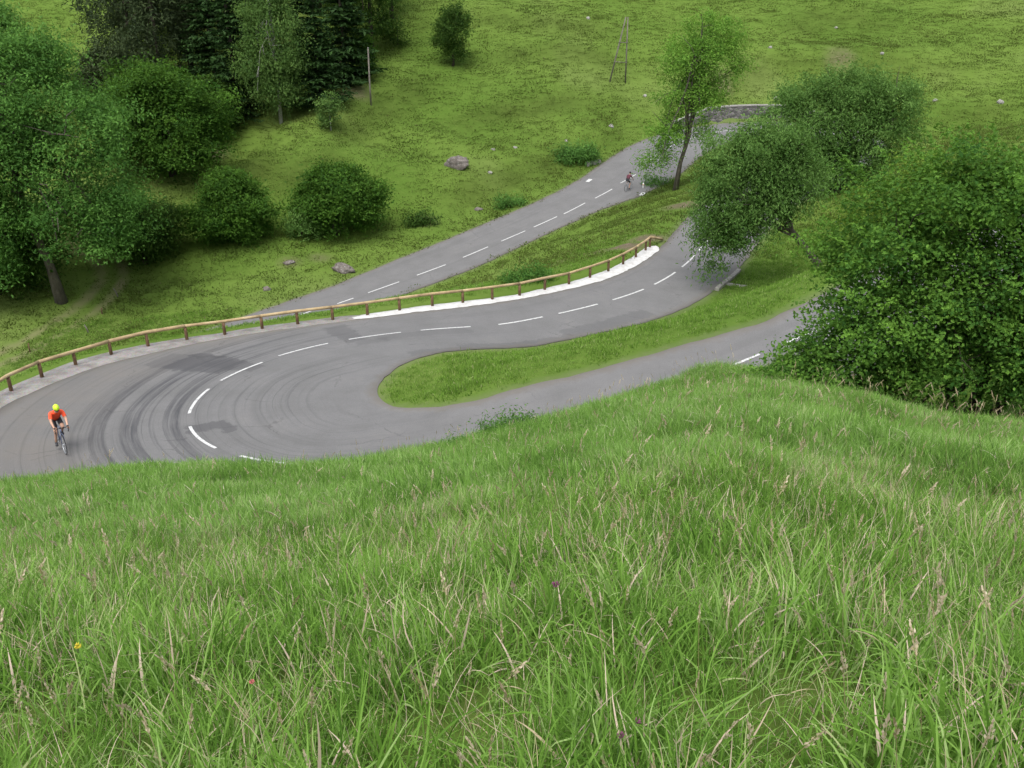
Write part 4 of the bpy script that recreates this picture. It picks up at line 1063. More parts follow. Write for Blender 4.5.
def scatter(name, label, protos, mat, P, rotz, tilt, size, variant):
    """one object of uncountable growth: tufts instanced on its own surveyed points"""
    me = bpy.data.meshes.new(name); n = len(P)
    me.vertices.add(n); me.vertices.foreach_set('co', np.asarray(P, np.float32).ravel())
    a = me.attributes.new('rot', 'FLOAT_VECTOR', 'POINT'); a.data.foreach_set('vector', np.column_stack([tilt, rotz]).astype(np.float32).ravel())
    attr(me, 'size', size)
    attr(me, 'tone', .34 * fbm(P[:, 0], P[:, 1], 1.1, 71) + rng.normal(size=n) * .07)
    a = me.attributes.new('variant', 'INT', 'POINT'); a.data.foreach_set('value', np.asarray(variant, np.int32))
    me.update()
    o = obj(name, me, mat); tag(o, label, 'grass', kind='stuff')
    ng = bpy.data.node_groups.new(name + '_scatter', 'GeometryNodeTree')
    ng.interface.new_socket('Geometry', in_out='INPUT', socket_type='NodeSocketGeometry'); ng.interface.new_socket('Geometry', in_out='OUTPUT', socket_type='NodeSocketGeometry')
    gi = ng.nodes.new('NodeGroupInput'); go = ng.nodes.new('NodeGroupOutput')
    ip = ng.nodes.new('GeometryNodeInstanceOnPoints'); jn = ng.nodes.new('GeometryNodeJoinGeometry')
    for q in protos:
        q.materials.append(mat)
        po = bpy.data.objects.new(q.name, q)
        oi = ng.nodes.new('GeometryNodeObjectInfo'); oi.inputs['Object'].default_value = po
        g2 = ng.nodes.new('GeometryNodeGeometryToInstance'); ng.links.new(oi.outputs['Geometry'], g2.inputs[0]); ng.links.new(g2.outputs[0], jn.inputs[0])
    def na(nm, typ):
        k = ng.nodes.new('GeometryNodeInputNamedAttribute'); k.data_type = typ; k.inputs['Name'].default_value = nm; return k.outputs['Attribute']
    er = ng.nodes.new('FunctionNodeEulerToRotation')
    ng.links.new(na('rot', 'FLOAT_VECTOR'), er.inputs[0])
    ng.links.new(gi.outputs[0], ip.inputs['Points']); ng.links.new(jn.outputs[0], ip.inputs['Instance'])
    ip.inputs['Pick Instance'].default_value = True
    ng.links.new(na('variant', 'INT'), ip.inputs['Instance Index']); ng.links.new(er.outputs[0], ip.inputs['Rotation']); ng.links.new(na('size', 'FLOAT'), ip.inputs['Scale'])
    rl = ng.nodes.new('GeometryNodeRealizeInstances'); ng.links.new(ip.outputs[0], rl.inputs[0]); ng.links.new(rl.outputs[0], go.inputs[0])
    md = o.modifiers.new('scatter', 'NODES'); md.node_group = ng
    return o

def in_view(x, y, z, mx=1.10, my=1.10):
    c, s = math.cos(PITCH), math.sin(PITCH)
    dep = y * c - z * s; up = y * s + z * c
    return (dep > .5) & (np.abs(x) < dep * 512 / FPX * mx + 4.2) & (np.abs(up) < dep * 384 / FPX * my + 2.0)
def sample(x0, x1, y0, y1, dens, r, ed_min=.03, mx=1.1):
    n = int((x1 - x0) * (y1 - y0) * dens)
    x = r.uniform(x0, x1, n); y = r.uniform(y0, y1, n)
    z = bil(Z, x, y); k = in_view(x, y, z, mx) & (bil(ED, x, y) > ed_min)
    return x[k], y[k], z[k]


STOPS_F = [(0, (0.057, 0.134, 0.017)), (.35, (0.150, 0.288, 0.043)), (.62, (0.239, 0.404, 0.086)), (.80, (0.380, 0.526, 0.196)), (.9, (0.571, 0.454, 0.301)), (1, (0.789, 0.612, 0.514))]
M_LONG = grass_mat('long_meadow_grass', STOPS_F, .45, (0.083, 0.184, 0.025), pk=.3)
M_MEAD = grass_mat('meadow_slope_grass', [(0, (0.067, 0.146, 0.025)), (.35, (0.153, 0.290, 0.050)), (.62, (0.228, 0.385, 0.092)), (.80, (0.322, 0.453, 0.169)), (.9, (0.531, 0.453, 0.301)), (1, (0.695, 0.594, 0.497))], .45, (0.096, 0.201, 0.032), pk=.3)
M_VERGE = grass_mat('verge_grass', [(0, (0.068, 0.141, 0.020)), (.4, (0.136, 0.252, 0.034)), (.7, (0.189, 0.313, 0.057)), (.88, (0.223, 0.331, 0.086)), (1, (0.318, 0.319, 0.157))], .4, (0.083, 0.153, 0.023), .3)
M_PAST = grass_mat('pasture_grass', [(0, (0.085, 0.130, 0.023)), (.4, (0.085, 0.130, 0.023)), (.7, (0.104, 0.149, 0.030)), (.88, (0.129, 0.165, 0.044)), (1, (0.184, 0.149, 0.092))], .45, (0.069, 0.108, 0.021), .3, (0.105, 0.123, 0.028))
M_SEED = grass_mat('seed_heads', [(0, (.12, .16, .04)), (.4, (.30, .26, .13)), (.7, (.48, .40, .27)), (1, (.62, .54, .40))], .35, (.30, .20, .15), .35)

r = np.random.default_rng(100)
near_p = [tuft(200 + k, 34, .14, .08, .30, .0035, .0075, 1.1, 6, (.1, 0), .10) for k in range(6)] + [tuft(220 + k, 24, .12, .20, .44, .006, .010, 1.2, 7, (.45, -.1), .03) for k in range(3)] + [tuft(230 + k, 13, .10, .16, .36, .009, .015, 1.7, 7, (.2, -.2), .02) for k in range(3)] + [tuft(236, 10, .16, .22, .45, .002, .0035, .7, 6, (0, 0), .85)]
def grow(x, y, z, dens_noise, lo, hi, nv, special=None, spn=.0, tilt_=.12):
    n = len(x); g = fbm(x, y, dens_noise, 5)
    size = r.uniform(lo, hi, n) * (1 + .5 * g)
    var = r.integers(0, nv, n)
    if special is not None:
        g2 = fbm(x, y, .9, 17); pick = (g2 > spn) & (r.random(n) < .75)
        var = np.where(pick, r.integers(special[0], special[1], n), var)
    return np.column_stack([x, y, z]), r.uniform(0, 2 * PI, n) * 1.0, r.normal(size=(n, 2)) * tilt_, size, var
# nearest strip: blade by blade
x, y, z = sample(-11, 11, .6, 9.5, 165, r)
k = r.random(len(x)) < np.clip(.62 + .8 * fbm(x, y, 1.6, 41) + .5 * fbm(x, y, 4.2, 43), .34, 1); x, y, z = x[k], y[k], z[k]
A = list(grow(x, y, z, 1.5, .72, 1.15, 6, (6, 9), .22, .24))
pick = r.random(len(x)); bl_ = pick < .12 + .16 * sstep(.05, .35, fbm(x, y, .7, 53)); A[4] = np.where(bl_, r.integers(9, 12, len(x)), A[4]); A[4] = np.where(pick > .93, 12, A[4])
A[3] = A[3] * (1 - .3 * sstep(5, 9, y))
scatter('long_grass', 'long lush green grass blades in the nearest part of the meadow', near_p, M_LONG, A[0], A[1], A[2], A[3], A[4])
mid_p = [tuft(240 + k, 34, .20, .10, .30, .006, .012, 1.0, 5, (.1, 0), .06) for k in range(5)]
x, y, z = sample(-21, 26, 8.2, 26, 75, r, mx=1.16)
A = grow(x, y, z, .5, .7, 1.15, 5, None, 0, .22)
scatter('meadow_grass', 'green meadow grass covering the slope down to the road', mid_p, M_MEAD, A[0], A[1], A[2], A[3], A[4])
ver_p = [tuft(260 + k, 26, .28, .06, .17, .018, .032, .5, 3, (0, 0), .06) for k in range(5)]
x, y, z = sample(-34, 40, 24, 66, 16, r, mx=1.2)
A = grow(x, y, z, .4, .7, 1.3, 5)
sel = (bil(EA, x, y) > .05) & (bil(SOILg, x, y) < r.random(len(x)) * .6) & ~((bil(EA, x, y) > 0) & (bil(ED, x, y) < .5))
scatter('verge_grass', 'short grass on the banks and islands between the roads', ver_p, M_VERGE, *[q[sel] for q in A])
pas_p = [tuft(280 + k, 26, .55, .04, .13, .045, .08, 1.2, 3, (0, 0), .05) for k in range(5)]
x, y, z = sample(-85, 92, 58, 152, 5.0, r, mx=1.2)
A = grow(x, y, z, .25, .6, 1.5, 5)
sel = (bil(SOILg, x, y) < r.random(len(x)) * .6) & (bil(TRACKg, x, y) < .4 + .3 * r.random(len(x)))
scatter('pasture_grass', 'uneven grass of the pasture on the far hillside', pas_p, M_PAST, *[q[sel] for q in A])
# flowering stalks
st_p = [stalk(300 + k, r.uniform(.38, .66), r.uniform(.07, .13), r.uniform(.006, .016), r.uniform(.08, .5), 26, r.uniform(.35, .8)) for k in range(8)]
x, y, z = sample(-9, 9, 1.6, 9, 17, r); x2, y2, z2 = sample(-18, 22, 9, 25, 9, r)
g = fbm(x2, y2, .16, 33); k = r.random(len(x2)) < np.clip(.5 + 1.6 * g, .08, 1)
x = np.concatenate([x, x2[k]]); y = np.concatenate([y, y2[k]]); z = np.concatenate([z, z2[k]])
n = len(x)
scatter('seed_grass', 'thin straw coloured flowering grass stalks standing above the meadow', st_p, M_SEED, np.column_stack([x, y, z]), r.uniform(0, 2 * PI, n), r.normal(size=(n, 2)) * .14, r.uniform(.6, 1.1, n) * np.where(y > 9, 1.1, 1), r.integers(0, 8, n))
# the fringe of tall tan seed heads in front of the big bush
fr_p = [stalk(330 + k, r.uniform(.7, .95), r.uniform(.11, .17), r.uniform(.009, .016), r.uniform(.2, .5), 34, .55) for k in range(5)]
P_ = []
for _ in range(150):
    px = r.uniform(815, 1060); q = spotY(px, r.uniform(12, 19.8)); P_.append((q[0], q[1], q[2] + .05))
P_ = np.array(P_); n = len(P_)
scatter('seed_grass', 'fringe of tall tan seed heads in front of the big bush', fr_p, M_SEED, P_, r.uniform(0, 2 * PI, n), r.normal(size=(n, 2)) * .12, r.uniform(.6, 1.05, n), r.integers(0, 5, n))
# ------------------------------------------------------------------ stone retaining wall on the outside of the upper bend
m_stone, nt, b = new_mat('rubble_stone')
mp = pos(nt, (1, 1, 1.5))
vo_ = nt.nodes.new('ShaderNodeTexVoronoi'); vo_.feature = 'F1'; vo_.inputs['Scale'].default_value = 2.6; nt.links.new(mp, vo_.inputs['Vector'])
ve = nt.nodes.new('ShaderNodeTexVoronoi'); ve.feature = 'DISTANCE_TO_EDGE'; ve.inputs['Scale'].default_value = 2.6; nt.links.new(mp, ve.inputs['Vector'])
hsv = nt.nodes.new('ShaderNodeSeparateColor'); nt.links.new(vo_.outputs['Color'], hsv.inputs[0])
cs = ramp(nt, hsv.outputs[0], [(0, (.07, .068, .066)), (.5, (.14, .133, .128)), (1, (.22, .21, .195))])
cs = mixc(nt, ramp(nt, ve.outputs['Distance'], [(0, 1), (.05, 0)]), cs, (.05, .048, .044))
cs = mixc(nt, mth(nt, 'MULTIPLY', ramp(nt, nz(nt, pos(nt), .9, 4), [(.5, 0), (.7, 1)]), .5), cs, (.09, .10, .06))
nt.links.new(cs, b.inputs['Base Color']); b.inputs['Roughness'].default_value = .95
bump(nt, b, ve.outputs['Distance'], .8, .12)
m_coping = plain('pale_coping_concrete', (.26, .25, .23), .9, .2, var=.25, scale=2.5)
root = empty('stone_wall', tuple(xyz(sWa + 8, fw(WL, sWa + 8) + .5))); tag(root, 'curved grey stone retaining wall with pale coping round the upper bend', 'wall')
O = np.array(root.location)
def wall_mesh(name, off0, off1, z0, z1, mat, step=.5, rough=.03):
    s = np.arange(sWa, sWb, step); V, Fq = [], []
    for i, q in enumerate(s):
        h = z1 * min(1, .35 + (q - sWa) / 7, .35 + (sWb - q) / 7); lo = z0 if z0 < 0 else z0 * (h / z1)
        if z0 > 1: lo = h - (z1 - z0)
        v = fw(WL, q)
        for (o_, zz) in ((off0, lo), (off0 + .0, h), (off1, h), (off1, lo)):
            p = xyz(q, v + o_ + rough * mnoise.noise((q * 1.4, zz, o_))); V.append(p + np.array([0, 0, zz + rough * mnoise.noise((q * .9, 4, 2))]) - O)
    n = len(s)
    for i in range(n - 1):
        for k in range(4): Fq.append([i * 4 + k, (i + 1) * 4 + k, (i + 1) * 4 + (k + 1) % 4, i * 4 + (k + 1) % 4][::-1])
    Fq.append([0, 1, 2, 3]); Fq.append([(n - 1) * 4 + k for k in (3, 2, 1, 0)])
    return obj(name, mesh_np(name, np.array(V), np.array(Fq), 4, smooth=False), mat, root)
wall_mesh('masonry', .30, .66, -.4, WALLH, m_stone)
wall_mesh('coping', .26, .69, WALLH + .003, WALLH + .13, m_coping)

# ------------------------------------------------------------------ poles
m_pole = bark_mat('weathered_pole_wood', (.085, .075, .062), (.20, .18, .155), 4)
def px_top(px, py, Y): return at(px, py, Y)
bse = spot(371, 105, 60); tp = px_top(368, 48, bse[1])
mb = MB(); mb.tube([(0, 0, -.5), (0, 0, 2), tuple(np.array(tp) - np.array(bse))], [.09, .085, .07], 9)
root = empty('utility_pole', bse); tag(root, 'single bare grey wooden pole on the meadow at the edge of the wood', 'pole')
mb.build('pole', m_pole, root)
d_ = np.array(tp) - np.array(bse); mb = MB(); mb.tube([tuple(d_ - d_ * .004), tuple(d_ + np.array([0, 0, .05]))], [.078, .06], 9); mb.build('cap', m_coping, root)
bl = np.array(spot(609.7, 81.6, 80)); brr = np.array(spot(625.3, 82.8, 80))
tl = at(626, 17, (bl[1] + brr[1]) / 2); trp = at(628, 17, (bl[1] + brr[1]) / 2)
root = empty('utility_pole', tuple((bl + brr) / 2)); tag(root, 'tall A shaped pair of wooden poles joined at the top on the far slope', 'pole'); O = np.array(root.location)
for a, t in ((bl, tl), (brr, trp)):
    mb = MB(); mb.tube([tuple(a - O - (t - a) * .05), tuple((a + t) / 2 - O), tuple(t - O)], [.085, .08, .065], 9); mb.build('leg', m_pole, root)
for q in (.32, .62):
    mb = MB(); A = bl + (tl - bl) * q - O; B = brr + (trp - brr) * q - O; u_ = (B - A) / np.linalg.norm(B - A) * .12
    mb.tube([tuple(A - u_ + np.array([0, -.14, 0])), tuple(B + u_ + np.array([0, -.14, 0]))], .04, 7); mb.build('crosspiece', m_pole, root)

# ------------------------------------------------------------------ rocks
m_rock, nt, b = new_mat('lichen_rock')
rn = nz(nt, objco(nt), 2.2, 6, .7); rl = nz(nt, objco(nt), 5.5, 4, .7)
cr_ = ramp(nt, rn, [(.3, (0.062, 0.053, 0.046)), (.5, (0.136, 0.118, 0.105)), (.72, (0.223, 0.198, 0.180))])
cr_ = mixc(nt, ramp(nt, rl, [(.58, 0), (.66, 1)]), cr_, (0.285, 0.279, 0.260))
nt.links.new(cr_, b.inputs['Base Color']); b.inputs['Roughness'].default_value = .95; bump(nt, b, rn, .7, .15)
m_pale = plain('pale_limestone', (.26, .25, .23), .95, .2, var=.25, scale=5)
def rock(label, px, py, w_, d__, h, seed, mat=None, name='boulder', cat='rock', group=None, y0=30):
    q = spot(px, py, y0); o = blob(name, mat or m_rock, (w_, d__, h * 1.5), seed, .3, 4 if w_ > 1 else 3, loc=(q[0], q[1], q[2] + h * .22), rz=(seed % 5 - 2) * .12)
    tag(o, label, cat, group); return o
rock('broad pale boulder lying alone on the open pasture', 457, 166, 2.3, 1.5, 1.0, 3)
rock('mottled grey rock in the grass just above the lower road', 343, 271, 2.0, 1.2, .75, 5)
rock('small flat grey rock left of the mottled rock', 289, 263, .95, .7, .3, 8)
rock('low grey stone half sunk in the roadside grass', 478, 210, .9, .6, .3, 12)
rock('small mossy stone at the grass edge near the guardrail', 267, 290, .6, .5, .35, 15)
for k, (px, py, w_) in enumerate(((515, 148, .45), (490, 173, .5), (493, 150, .45), (611, 127, .65), (645, 96, .5), (588, 19, .6), (770, 48, .6), (935, 101, .6), (836, 28, .45), (882, 54, .5), (566, 141, .35))):
    rock('small pale stone scattered on the hillside pasture', px, py, w_, w_ * .75, w_ * .5, 20 + k, m_pale, 'stone', 'stone', 'pale stones scattered on the pasture', 70)
rock('white stone on the bank beside the end of the stone wall', 776, 99.5, .6, .5, .4, 40, m_pale, 'stone', 'stone', None, 80)
rock('reddish white stone at the right edge of the pasture', 1000, 103, .7, .5, .4, 41, m_pale, 'stone', 'stone', None, 80)

# ------------------------------------------------------------------ small roadside things
m_conc = plain('weathered_concrete', (.27, .255, .23), .95, .2, var=.3, scale=4)
s0, v0 = sv((12.15, 52.33), iA0 - 12, iD5 - 20)
pk = xyz(s0 - .5, fw(WL, s0 - .5) + .15); root = empty('drain_headwall', tuple(pk)); tag(root, 'concrete drain headwall with a slab sticking out of the middle road verge', 'drain'); O = Vector(root.location)
mb = MB(); s = np.linspace(s0 - 3.2, s0 + 1.0, 9)
for a, b2 in zip(s[:-1], s[1:]):
    A = Vector(xyz(a, fw(WL, a) + .14)); B = Vector(xyz(b2, fw(WL, b2) + .14)); mid_ = (A + B) / 2; dd = B - A
    mb.box(mid_ - O + Vector((0, 0, .01)), (dd.length + .004, .24, .26), math.atan2(dd.y, dd.x))
mb.build('kerb', m_conc, root, False)
mb = MB(); nl_ = Vector(np.append(np.array([np.interp(s0 - .4, S, NL[:, 0]), np.interp(s0 - .4, S, NL[:, 1])]), 0)); A = Vector(xyz(s0 - .4, fw(WL, s0 - .4) + .28)); B = A + nl_ * 1.7 + Vector((0.5, 0, -.22))
mb.box((A + B) / 2 - O + Vector((0, 0, -.02)), ((B - A).length, .42, .3), math.atan2((B - A).y, (B - A).x)); mb.build('slab', m_conc, root, False)
q = spot(593, 164.5, 60); mb = MB(); mb.box((0, 0, .12), (1.8, .5, .5), .55, 0, .93); mb.box((.1, .05, .40), (1.5, .38, .08), .55)
o = mb.build('concrete_block', m_coping, None, False); o.location = q; tag(o, 'pale concrete block beside dark weeds at the far road edge', 'block')
q = spot(643, 189, 60); root = empty('marker_post', q); tag(root, 'short white roadside marker post near the far white road patch', 'post')
mb = MB(); mb.tube([(0, 0, -.2), (0, 0, .45), (0, 0, .62)], [.07, .065, .05], 8); mb.build('post', plain('white_plastic', (.75, .75, .72), .5), root)
mb = MB(); mb.tube([(0, 0, .40), (0, 0, .50)], [.073, .07], 8); mb.build('band', plain('amber_band', (.5, .3, .1), .5), root)
for px, py, hgt, lean, lb in ((118.5, 297, .75, .35, 'leaning pale wooden stake furthest up beside the dirt track'), (102, 314, .55, -.1, 'short stout wooden stake in the middle of the dirt track bend'), (89, 333, .7, .3, 'leaning pale stake just behind the guardrail by the track'), (30, 352, .7, -.05, 'dark wooden stake at the left behind the guardrail')):
    q = spot(px, py, 46); mb = MB(); mb.tube([(0, 0, -.25), (-lean * hgt * .4, 0, hgt * .5), (-lean * hgt, 0, hgt)], [.055, .05, .035], 7)
    o = mb.build('wooden_stake', m_pole if 'pale' in lb else m_post); o.location = q; tag(o, lb, 'stake')

# ------------------------------------------------------------------ weeds
def weeds(name, label, q, lobes, mat, seed, ncl, per=16, cr_=.16, leaf=.12, asp=.35, along=(0, 0, .8)):
    return broadleaf(name, label, 'weeds', q, lobes, None, .02, mat, M_DARKSTEM, ncl, per, cr_, leaf, asp, seed, nl=8, shell=.1, along=along, flatten=1.2, stems=[([(0, 0, -.1), (.02, 0, .15), (.05, 0, .3)], .012), ([(.2, 0, -.1), (.22, 0, .15), (.28, .05, .3)], .012)], limb_r=.008)
M_DARKSTEM = plain('weed_stems', (.06, .09, .03), .8)
q = spotY(512, 17.6); weeds('weed_clump', 'dark green weed clump on the crest of the meadow above the road', q, [(0, 0, .16, .5, .35, .2), (-.4, 0, .1, .3, .25, .13), (.4, 0, .12, .3, .25, .15), (.1, 0, .26, .2, .2, .14)], M_ASH, 61, 120, 16, .11, .085, .3)
q = spotY(458, 16.9); weeds('weed_clump', 'small weed tuft on the crest left of the large weed clump', q, [(0, 0, .08, .2, .2, .12)], M_ASH, 62, 30, 14, .09, .08, .3)
q = spot(575, 163, 60); weeds('rush_clump', 'dark rushes beside the pale concrete block at the far road', q, [(0, .3, .7, 2.0, 1.2, .7), (1.1, .6, .8, 1.4, 1.0, .8), (-1.6, 0, .4, 1.1, .8, .5)], M_ASH, 63, 190, 18, .32, .42, .2)
q = spot(503, 208, 60); weeds('rush_clump', 'dark tuft of rushes at the grass edge left of the far road', q, [(0, 0, .5, .8, .6, .5), (1.4, .8, .4, .6, .5, .4)], M_ASH, 64, 70, 16, .26, .36, .2)
q = spot(424, 224, 60); weeds('rush_clump', 'dark weeds in the hollow right of the dome shaped bush', q, [(0, 0, .4, 1.1, .7, .4), (-1.0, -.3, .3, .7, .5, .3)], M_DARK, 65, 80, 16, .26, .34, .25)
q = spot(535, 281, 50); weeds('weed_clump', 'dark nettles behind the guardrail on the grass bank', q, [(0, 0, .35, 1.0, .6, .35), (-1.1, -.4, .25, .7, .5, .28)], M_ASH, 66, 110, 16, .2, .2, .35)
q = spot(667, 184, 60); weeds('weed_clump', 'dark grass tuft left of the slender ash trunk', q, [(-1.0, 0, .3, 1.5, .6, .3)], M_ASH, 67, 70, 16, .24, .3, .2)
# flowers close to the camera
m_clover = plain('purple_clover', (.20, .07, .13), .8, .1, var=.4, scale=60)
m_yellow = plain('yellow_rattle', (.62, .50, .05), .7, .1)
m_stem = plain('flower_stem', (.07, .14, .03), .7)
def flower(label, px, py, mat, h, r_, name='clover_flower'):
    q = hit(px, py, 1.5); x, y = float(q[0]) , float(q[1]); y -= .0; z = gz(x, y)
    root = empty(name, (x, y, z)); tag(root, label, 'flower')
    mb = MB(); mb.tube([(0, 0, -.03), (.01, 0, h * .5), (.015, -.01, h)], [.0022, .002, .0018], 6); mb.build('stem', m_stem, root)
    mb = MB(); rr = np.random.default_rng(int(px))
    for _ in range(46):
        d = Vector(unit(rr.normal(size=3))); d.z = d.z * .8 + .2
        c0 = Vector((.015, -.01, h + r_ * .6)) + d * r_ * .55; mb.tube([c0, c0 + d * r_ * .6 + Vector((0, 0, r_ * .15))], [r_ * .16, r_ * .05], 5)
    mb.build('bloom', mat, root)
flower('purple clover flower low in the grass at the bottom centre right', 628, 775, m_clover, .26, .016)
flower('second purple clover just left of and below the first one', 612, 790, m_clover, .24, .014)
flower('faded purple flower head in the middle of the meadow', 551, 645, m_clover, .36, .018)
flower('yellow flower spike among the grass at the lower left', 90, 700, m_yellow, .34, .016, 'yellow_flower')
flower('tiny pink flower head in the grass left of centre', 258, 735, plain('pink_bloom', (.55, .16, .16), .7), .30, .011, 'pink_flower')

# ------------------------------------------------------------------ cyclists
m_tyre = plain('tyre_rubber', (.018, .018, .02), .8); m_rim = plain('dark_rim', (.10, .10, .11), .4, .5); m_steel = plain('spoke_steel', (.45, .46, .48), .35, .5, .8)
m_black = plain('black_kit', (.022, .022, .026), .75); m_skin = plain('skin', (.46, .27, .19), .55); m_shoe = plain('dark_shoes', (.03, .03, .035), .6)
def bicycle(label, loc, rz, lean, frame_mat, tape):
    """origin under the front wheel; x forward"""
    root = empty('road_bicycle', loc); root.rotation_euler = (lean, 0, rz); tag(root, label, 'bicycle')
    RWx, FWx = -1.0, 0.0; bb = (-.58, 0, .27); seat_t = (-.76, 0, .80); hd_t = (-.17, 0, .86); hd_b = (-.125, 0, .72)
    mb = MB()
    mb.tube([bb, seat_t], .017, 8); mb.tube([seat_t, hd_t], .016, 8); mb.tube([bb, hd_b], .021, 8); mb.tube([hd_t, hd_b], .024, 8)
    for sg in (-1, 1):
        mb.tube([(bb[0], .03 * sg, bb[2]), (RWx, .055 * sg, .34)], .010, 6); mb.tube([(seat_t[0], .02 * sg, seat_t[2] - .03), (RWx, .055 * sg, .34)], .008, 6)
    mb.tube([(-.76, 0, .78), (-.80, 0, .95)], .013, 8); mb.build('frame', frame_mat, root)
    mb = MB(); mb.tube([hd_b, (-.11, 0, .69)], .022, 8)
    for sg in (-1, 1): mb.tube([(-.115, .015 * sg, .70), (-.09, .05 * sg, .62), (0, .05 * sg, .34)], [.014, .013, .009], 7)
    mb.build('fork', frame_mat, root)
    mb = MB(); mb.tube([hd_t, (-.16, 0, .92), (-.06, 0, .935)], .014, 8); mb.tube([(-.06, -.20, .935), (-.06, .20, .935)], .013, 8)
    for sg in (-1, 1): mb.tube([(-.06, .20 * sg, .935), (.02, .205 * sg, .94), (.06, .205 * sg, .88), (.03, .205 * sg, .81), (-.05, .205 * sg, .79)], .0145, 8)
    hb = mb.build('handlebar', tape, root)
    for sg in (-1, 1):
        mb = MB(); mb.tube([(.02, .205 * sg, .945), (.07, .205 * sg, .965), (.10, .205 * sg, 1.0)], [.018, .02, .012], 7); mb.tube([(.075, .205 * sg, .95), (.085, .205 * sg, .85)], .006, 5); mb.build('brake_lever', m_black, hb)
    mb = MB()
    mb.add([(-.93, -.065, .965), (-.93, .065, .965), (-.78, -.03, .975), (-.78, .03, .975), (-.66, -.018, .965), (-.66, .018, .965), (-.93, -.06, .935), (-.93, .06, .935), (-.78, -.025, .94), (-.78, .025, .94), (-.66, -.014, .94), (-.66, .014, .94)],
           [(0, 1, 3, 2), (2, 3, 5, 4), (6, 8, 9, 7), (8, 10, 11, 9), (0, 2, 8, 6), (2, 4, 10, 8), (1, 7, 9, 3), (3, 9, 11, 5), (0, 6, 7, 1), (4, 5, 11, 10)]); mb.build('saddle', m_black, root)
    for cx_ in (FWx, RWx):
        mb = MB(); mb.ring((cx_, 0, .34), .308, .012, n=36)
        for k in range(20):
            a = 2 * PI * k / 20; mb.tube([(cx_ + .02 * math.cos(a), .022 * (-1) ** k, .34 + .02 * math.sin(a)), (cx_ + .30 * math.cos(a), 0, .34 + .30 * math.sin(a))], .0022, 4, cap=False)
        mb.tube([(cx_, -.05, .34), (cx_, .05, .34)], .018, 8); w_ = mb.build('wheel', m_steel, root)
        mb = MB(); mb.ring((cx_, 0, .34), .326, .0135, n=40); mb.build('tyre', m_tyre, w_)
    mb = MB(); mb.ring((bb[0], -.045, bb[2]), .09, .006, n=28)
    for k in range(5): a = 2 * PI * k / 5; mb.tube([(bb[0], -.045, bb[2]), (bb[0] + .09 * math.cos(a), -.045, bb[2] + .09 * math.sin(a))], .006, 5)
    mb.tube([(bb[0], -.07, bb[2]), (bb[0], .07, bb[2])], .014, 8)
    mb.tube([(bb[0], -.075, bb[2]), (bb[0] + .05, -.08, bb[2] - .163)], .009, 6); mb.tube([(bb[0], .075, bb[2]), (bb[0] - .05, .08, bb[2] + .163)], .009, 6); cr0 = mb.build('crankset', m_steel, root)
    for (x, y, z) in ((bb[0] + .05, -.125, bb[2] - .163), (bb[0] - .05, .125, bb[2] + .163)):
        mb = MB(); mb.box((x, y, z), (.09, .08, .018)); mb.build('pedal', m_black, cr0)
    return root

J = dict(pel=(-.78, 0, 1.02), sp1=(-.66, 0, 1.19), ch=(-.48, 0, 1.34), nk=(-.36, 0, 1.42), nk2=(-.31, 0, 1.50))
for s_, y in (('r', -1), ('l', 1)):
    J['hip' + s_] = (-.76, .095 * y, .98); J['sh' + s_] = (-.42, .185 * y, 1.37)
    J['el' + s_] = (-.22, .235 * y, 1.16); J['wr' + s_] = (.00, .205 * y, 1.005); J['ha' + s_] = (.065, .203 * y, .985)
J['knr'] = (-.36, -.115, .71); J['anr'] = (-.60, -.12, .205); J['tor'] = (-.44, -.128, .125)
J['knl'] = (-.31, .115, .86); J['anl'] = (-.68, .12, .52); J['tol'] = (-.54, .128, .455)
BON = [('pel', 'sp1', 'torso'), ('sp1', 'ch', 'torso'), ('ch', 'nk', 'torso'), ('nk', 'nk2', 'neck')]
RAD = dict(pel=.135, sp1=.135, ch=.145, nk=.075, nk2=.058)
for s_ in 'rl':
    BON += [('pel', 'hip' + s_, 'hips'), ('hip' + s_, 'kn' + s_, 'thigh'), ('kn' + s_, 'an' + s_, 'calf'), ('an' + s_, 'to' + s_, 'foot'), ('ch', 'sh' + s_, 'torso'), ('sh' + s_, 'el' + s_, 'upper'), ('el' + s_, 'wr' + s_, 'fore'), ('wr' + s_, 'ha' + s_, 'hand')]
    RAD.update({'hip' + s_: .098, 'kn' + s_: .06, 'an' + s_: .037, 'to' + s_: .034, 'sh' + s_: .066, 'el' + s_: .043, 'wr' + s_: .028, 'ha' + s_: .034})
def skin_mesh(joints, bones, rad, rootj):
    names = list(joints); me = bpy.data.meshes.new('tmp'); me.from_pydata([joints[n] for n in names], [(names.index(a), names.index(c_)) for a, c_, _ in bones], [])
    o = bpy.data.objects.new('tmp', me); COL.objects.link(o)
    o.modifiers.new('s', 'SKIN'); sb = o.modifiers.new('u', 'SUBSURF'); sb.levels = sb.render_levels = 2
    if not me.skin_vertices: me.skin_vertices.new()
    for i, n in enumerate(names):
        me.skin_vertices[0].data[i].radius = (rad[n], rad[n]); me.skin_vertices[0].data[i].use_root = (n == rootj)
    bpy.context.view_layer.update(); dg = bpy.context.evaluated_depsgraph_get(); ev = o.evaluated_get(dg); m2 = ev.to_mesh()
    V = np.empty(len(m2.vertices) * 3); m2.vertices.foreach_get('co', V); Fs = [tuple(p.vertices) for p in m2.polygons]; ev.to_mesh_clear()
    bpy.data.objects.remove(o); bpy.data.meshes.remove(me)
    return V.reshape(-1, 3), Fs
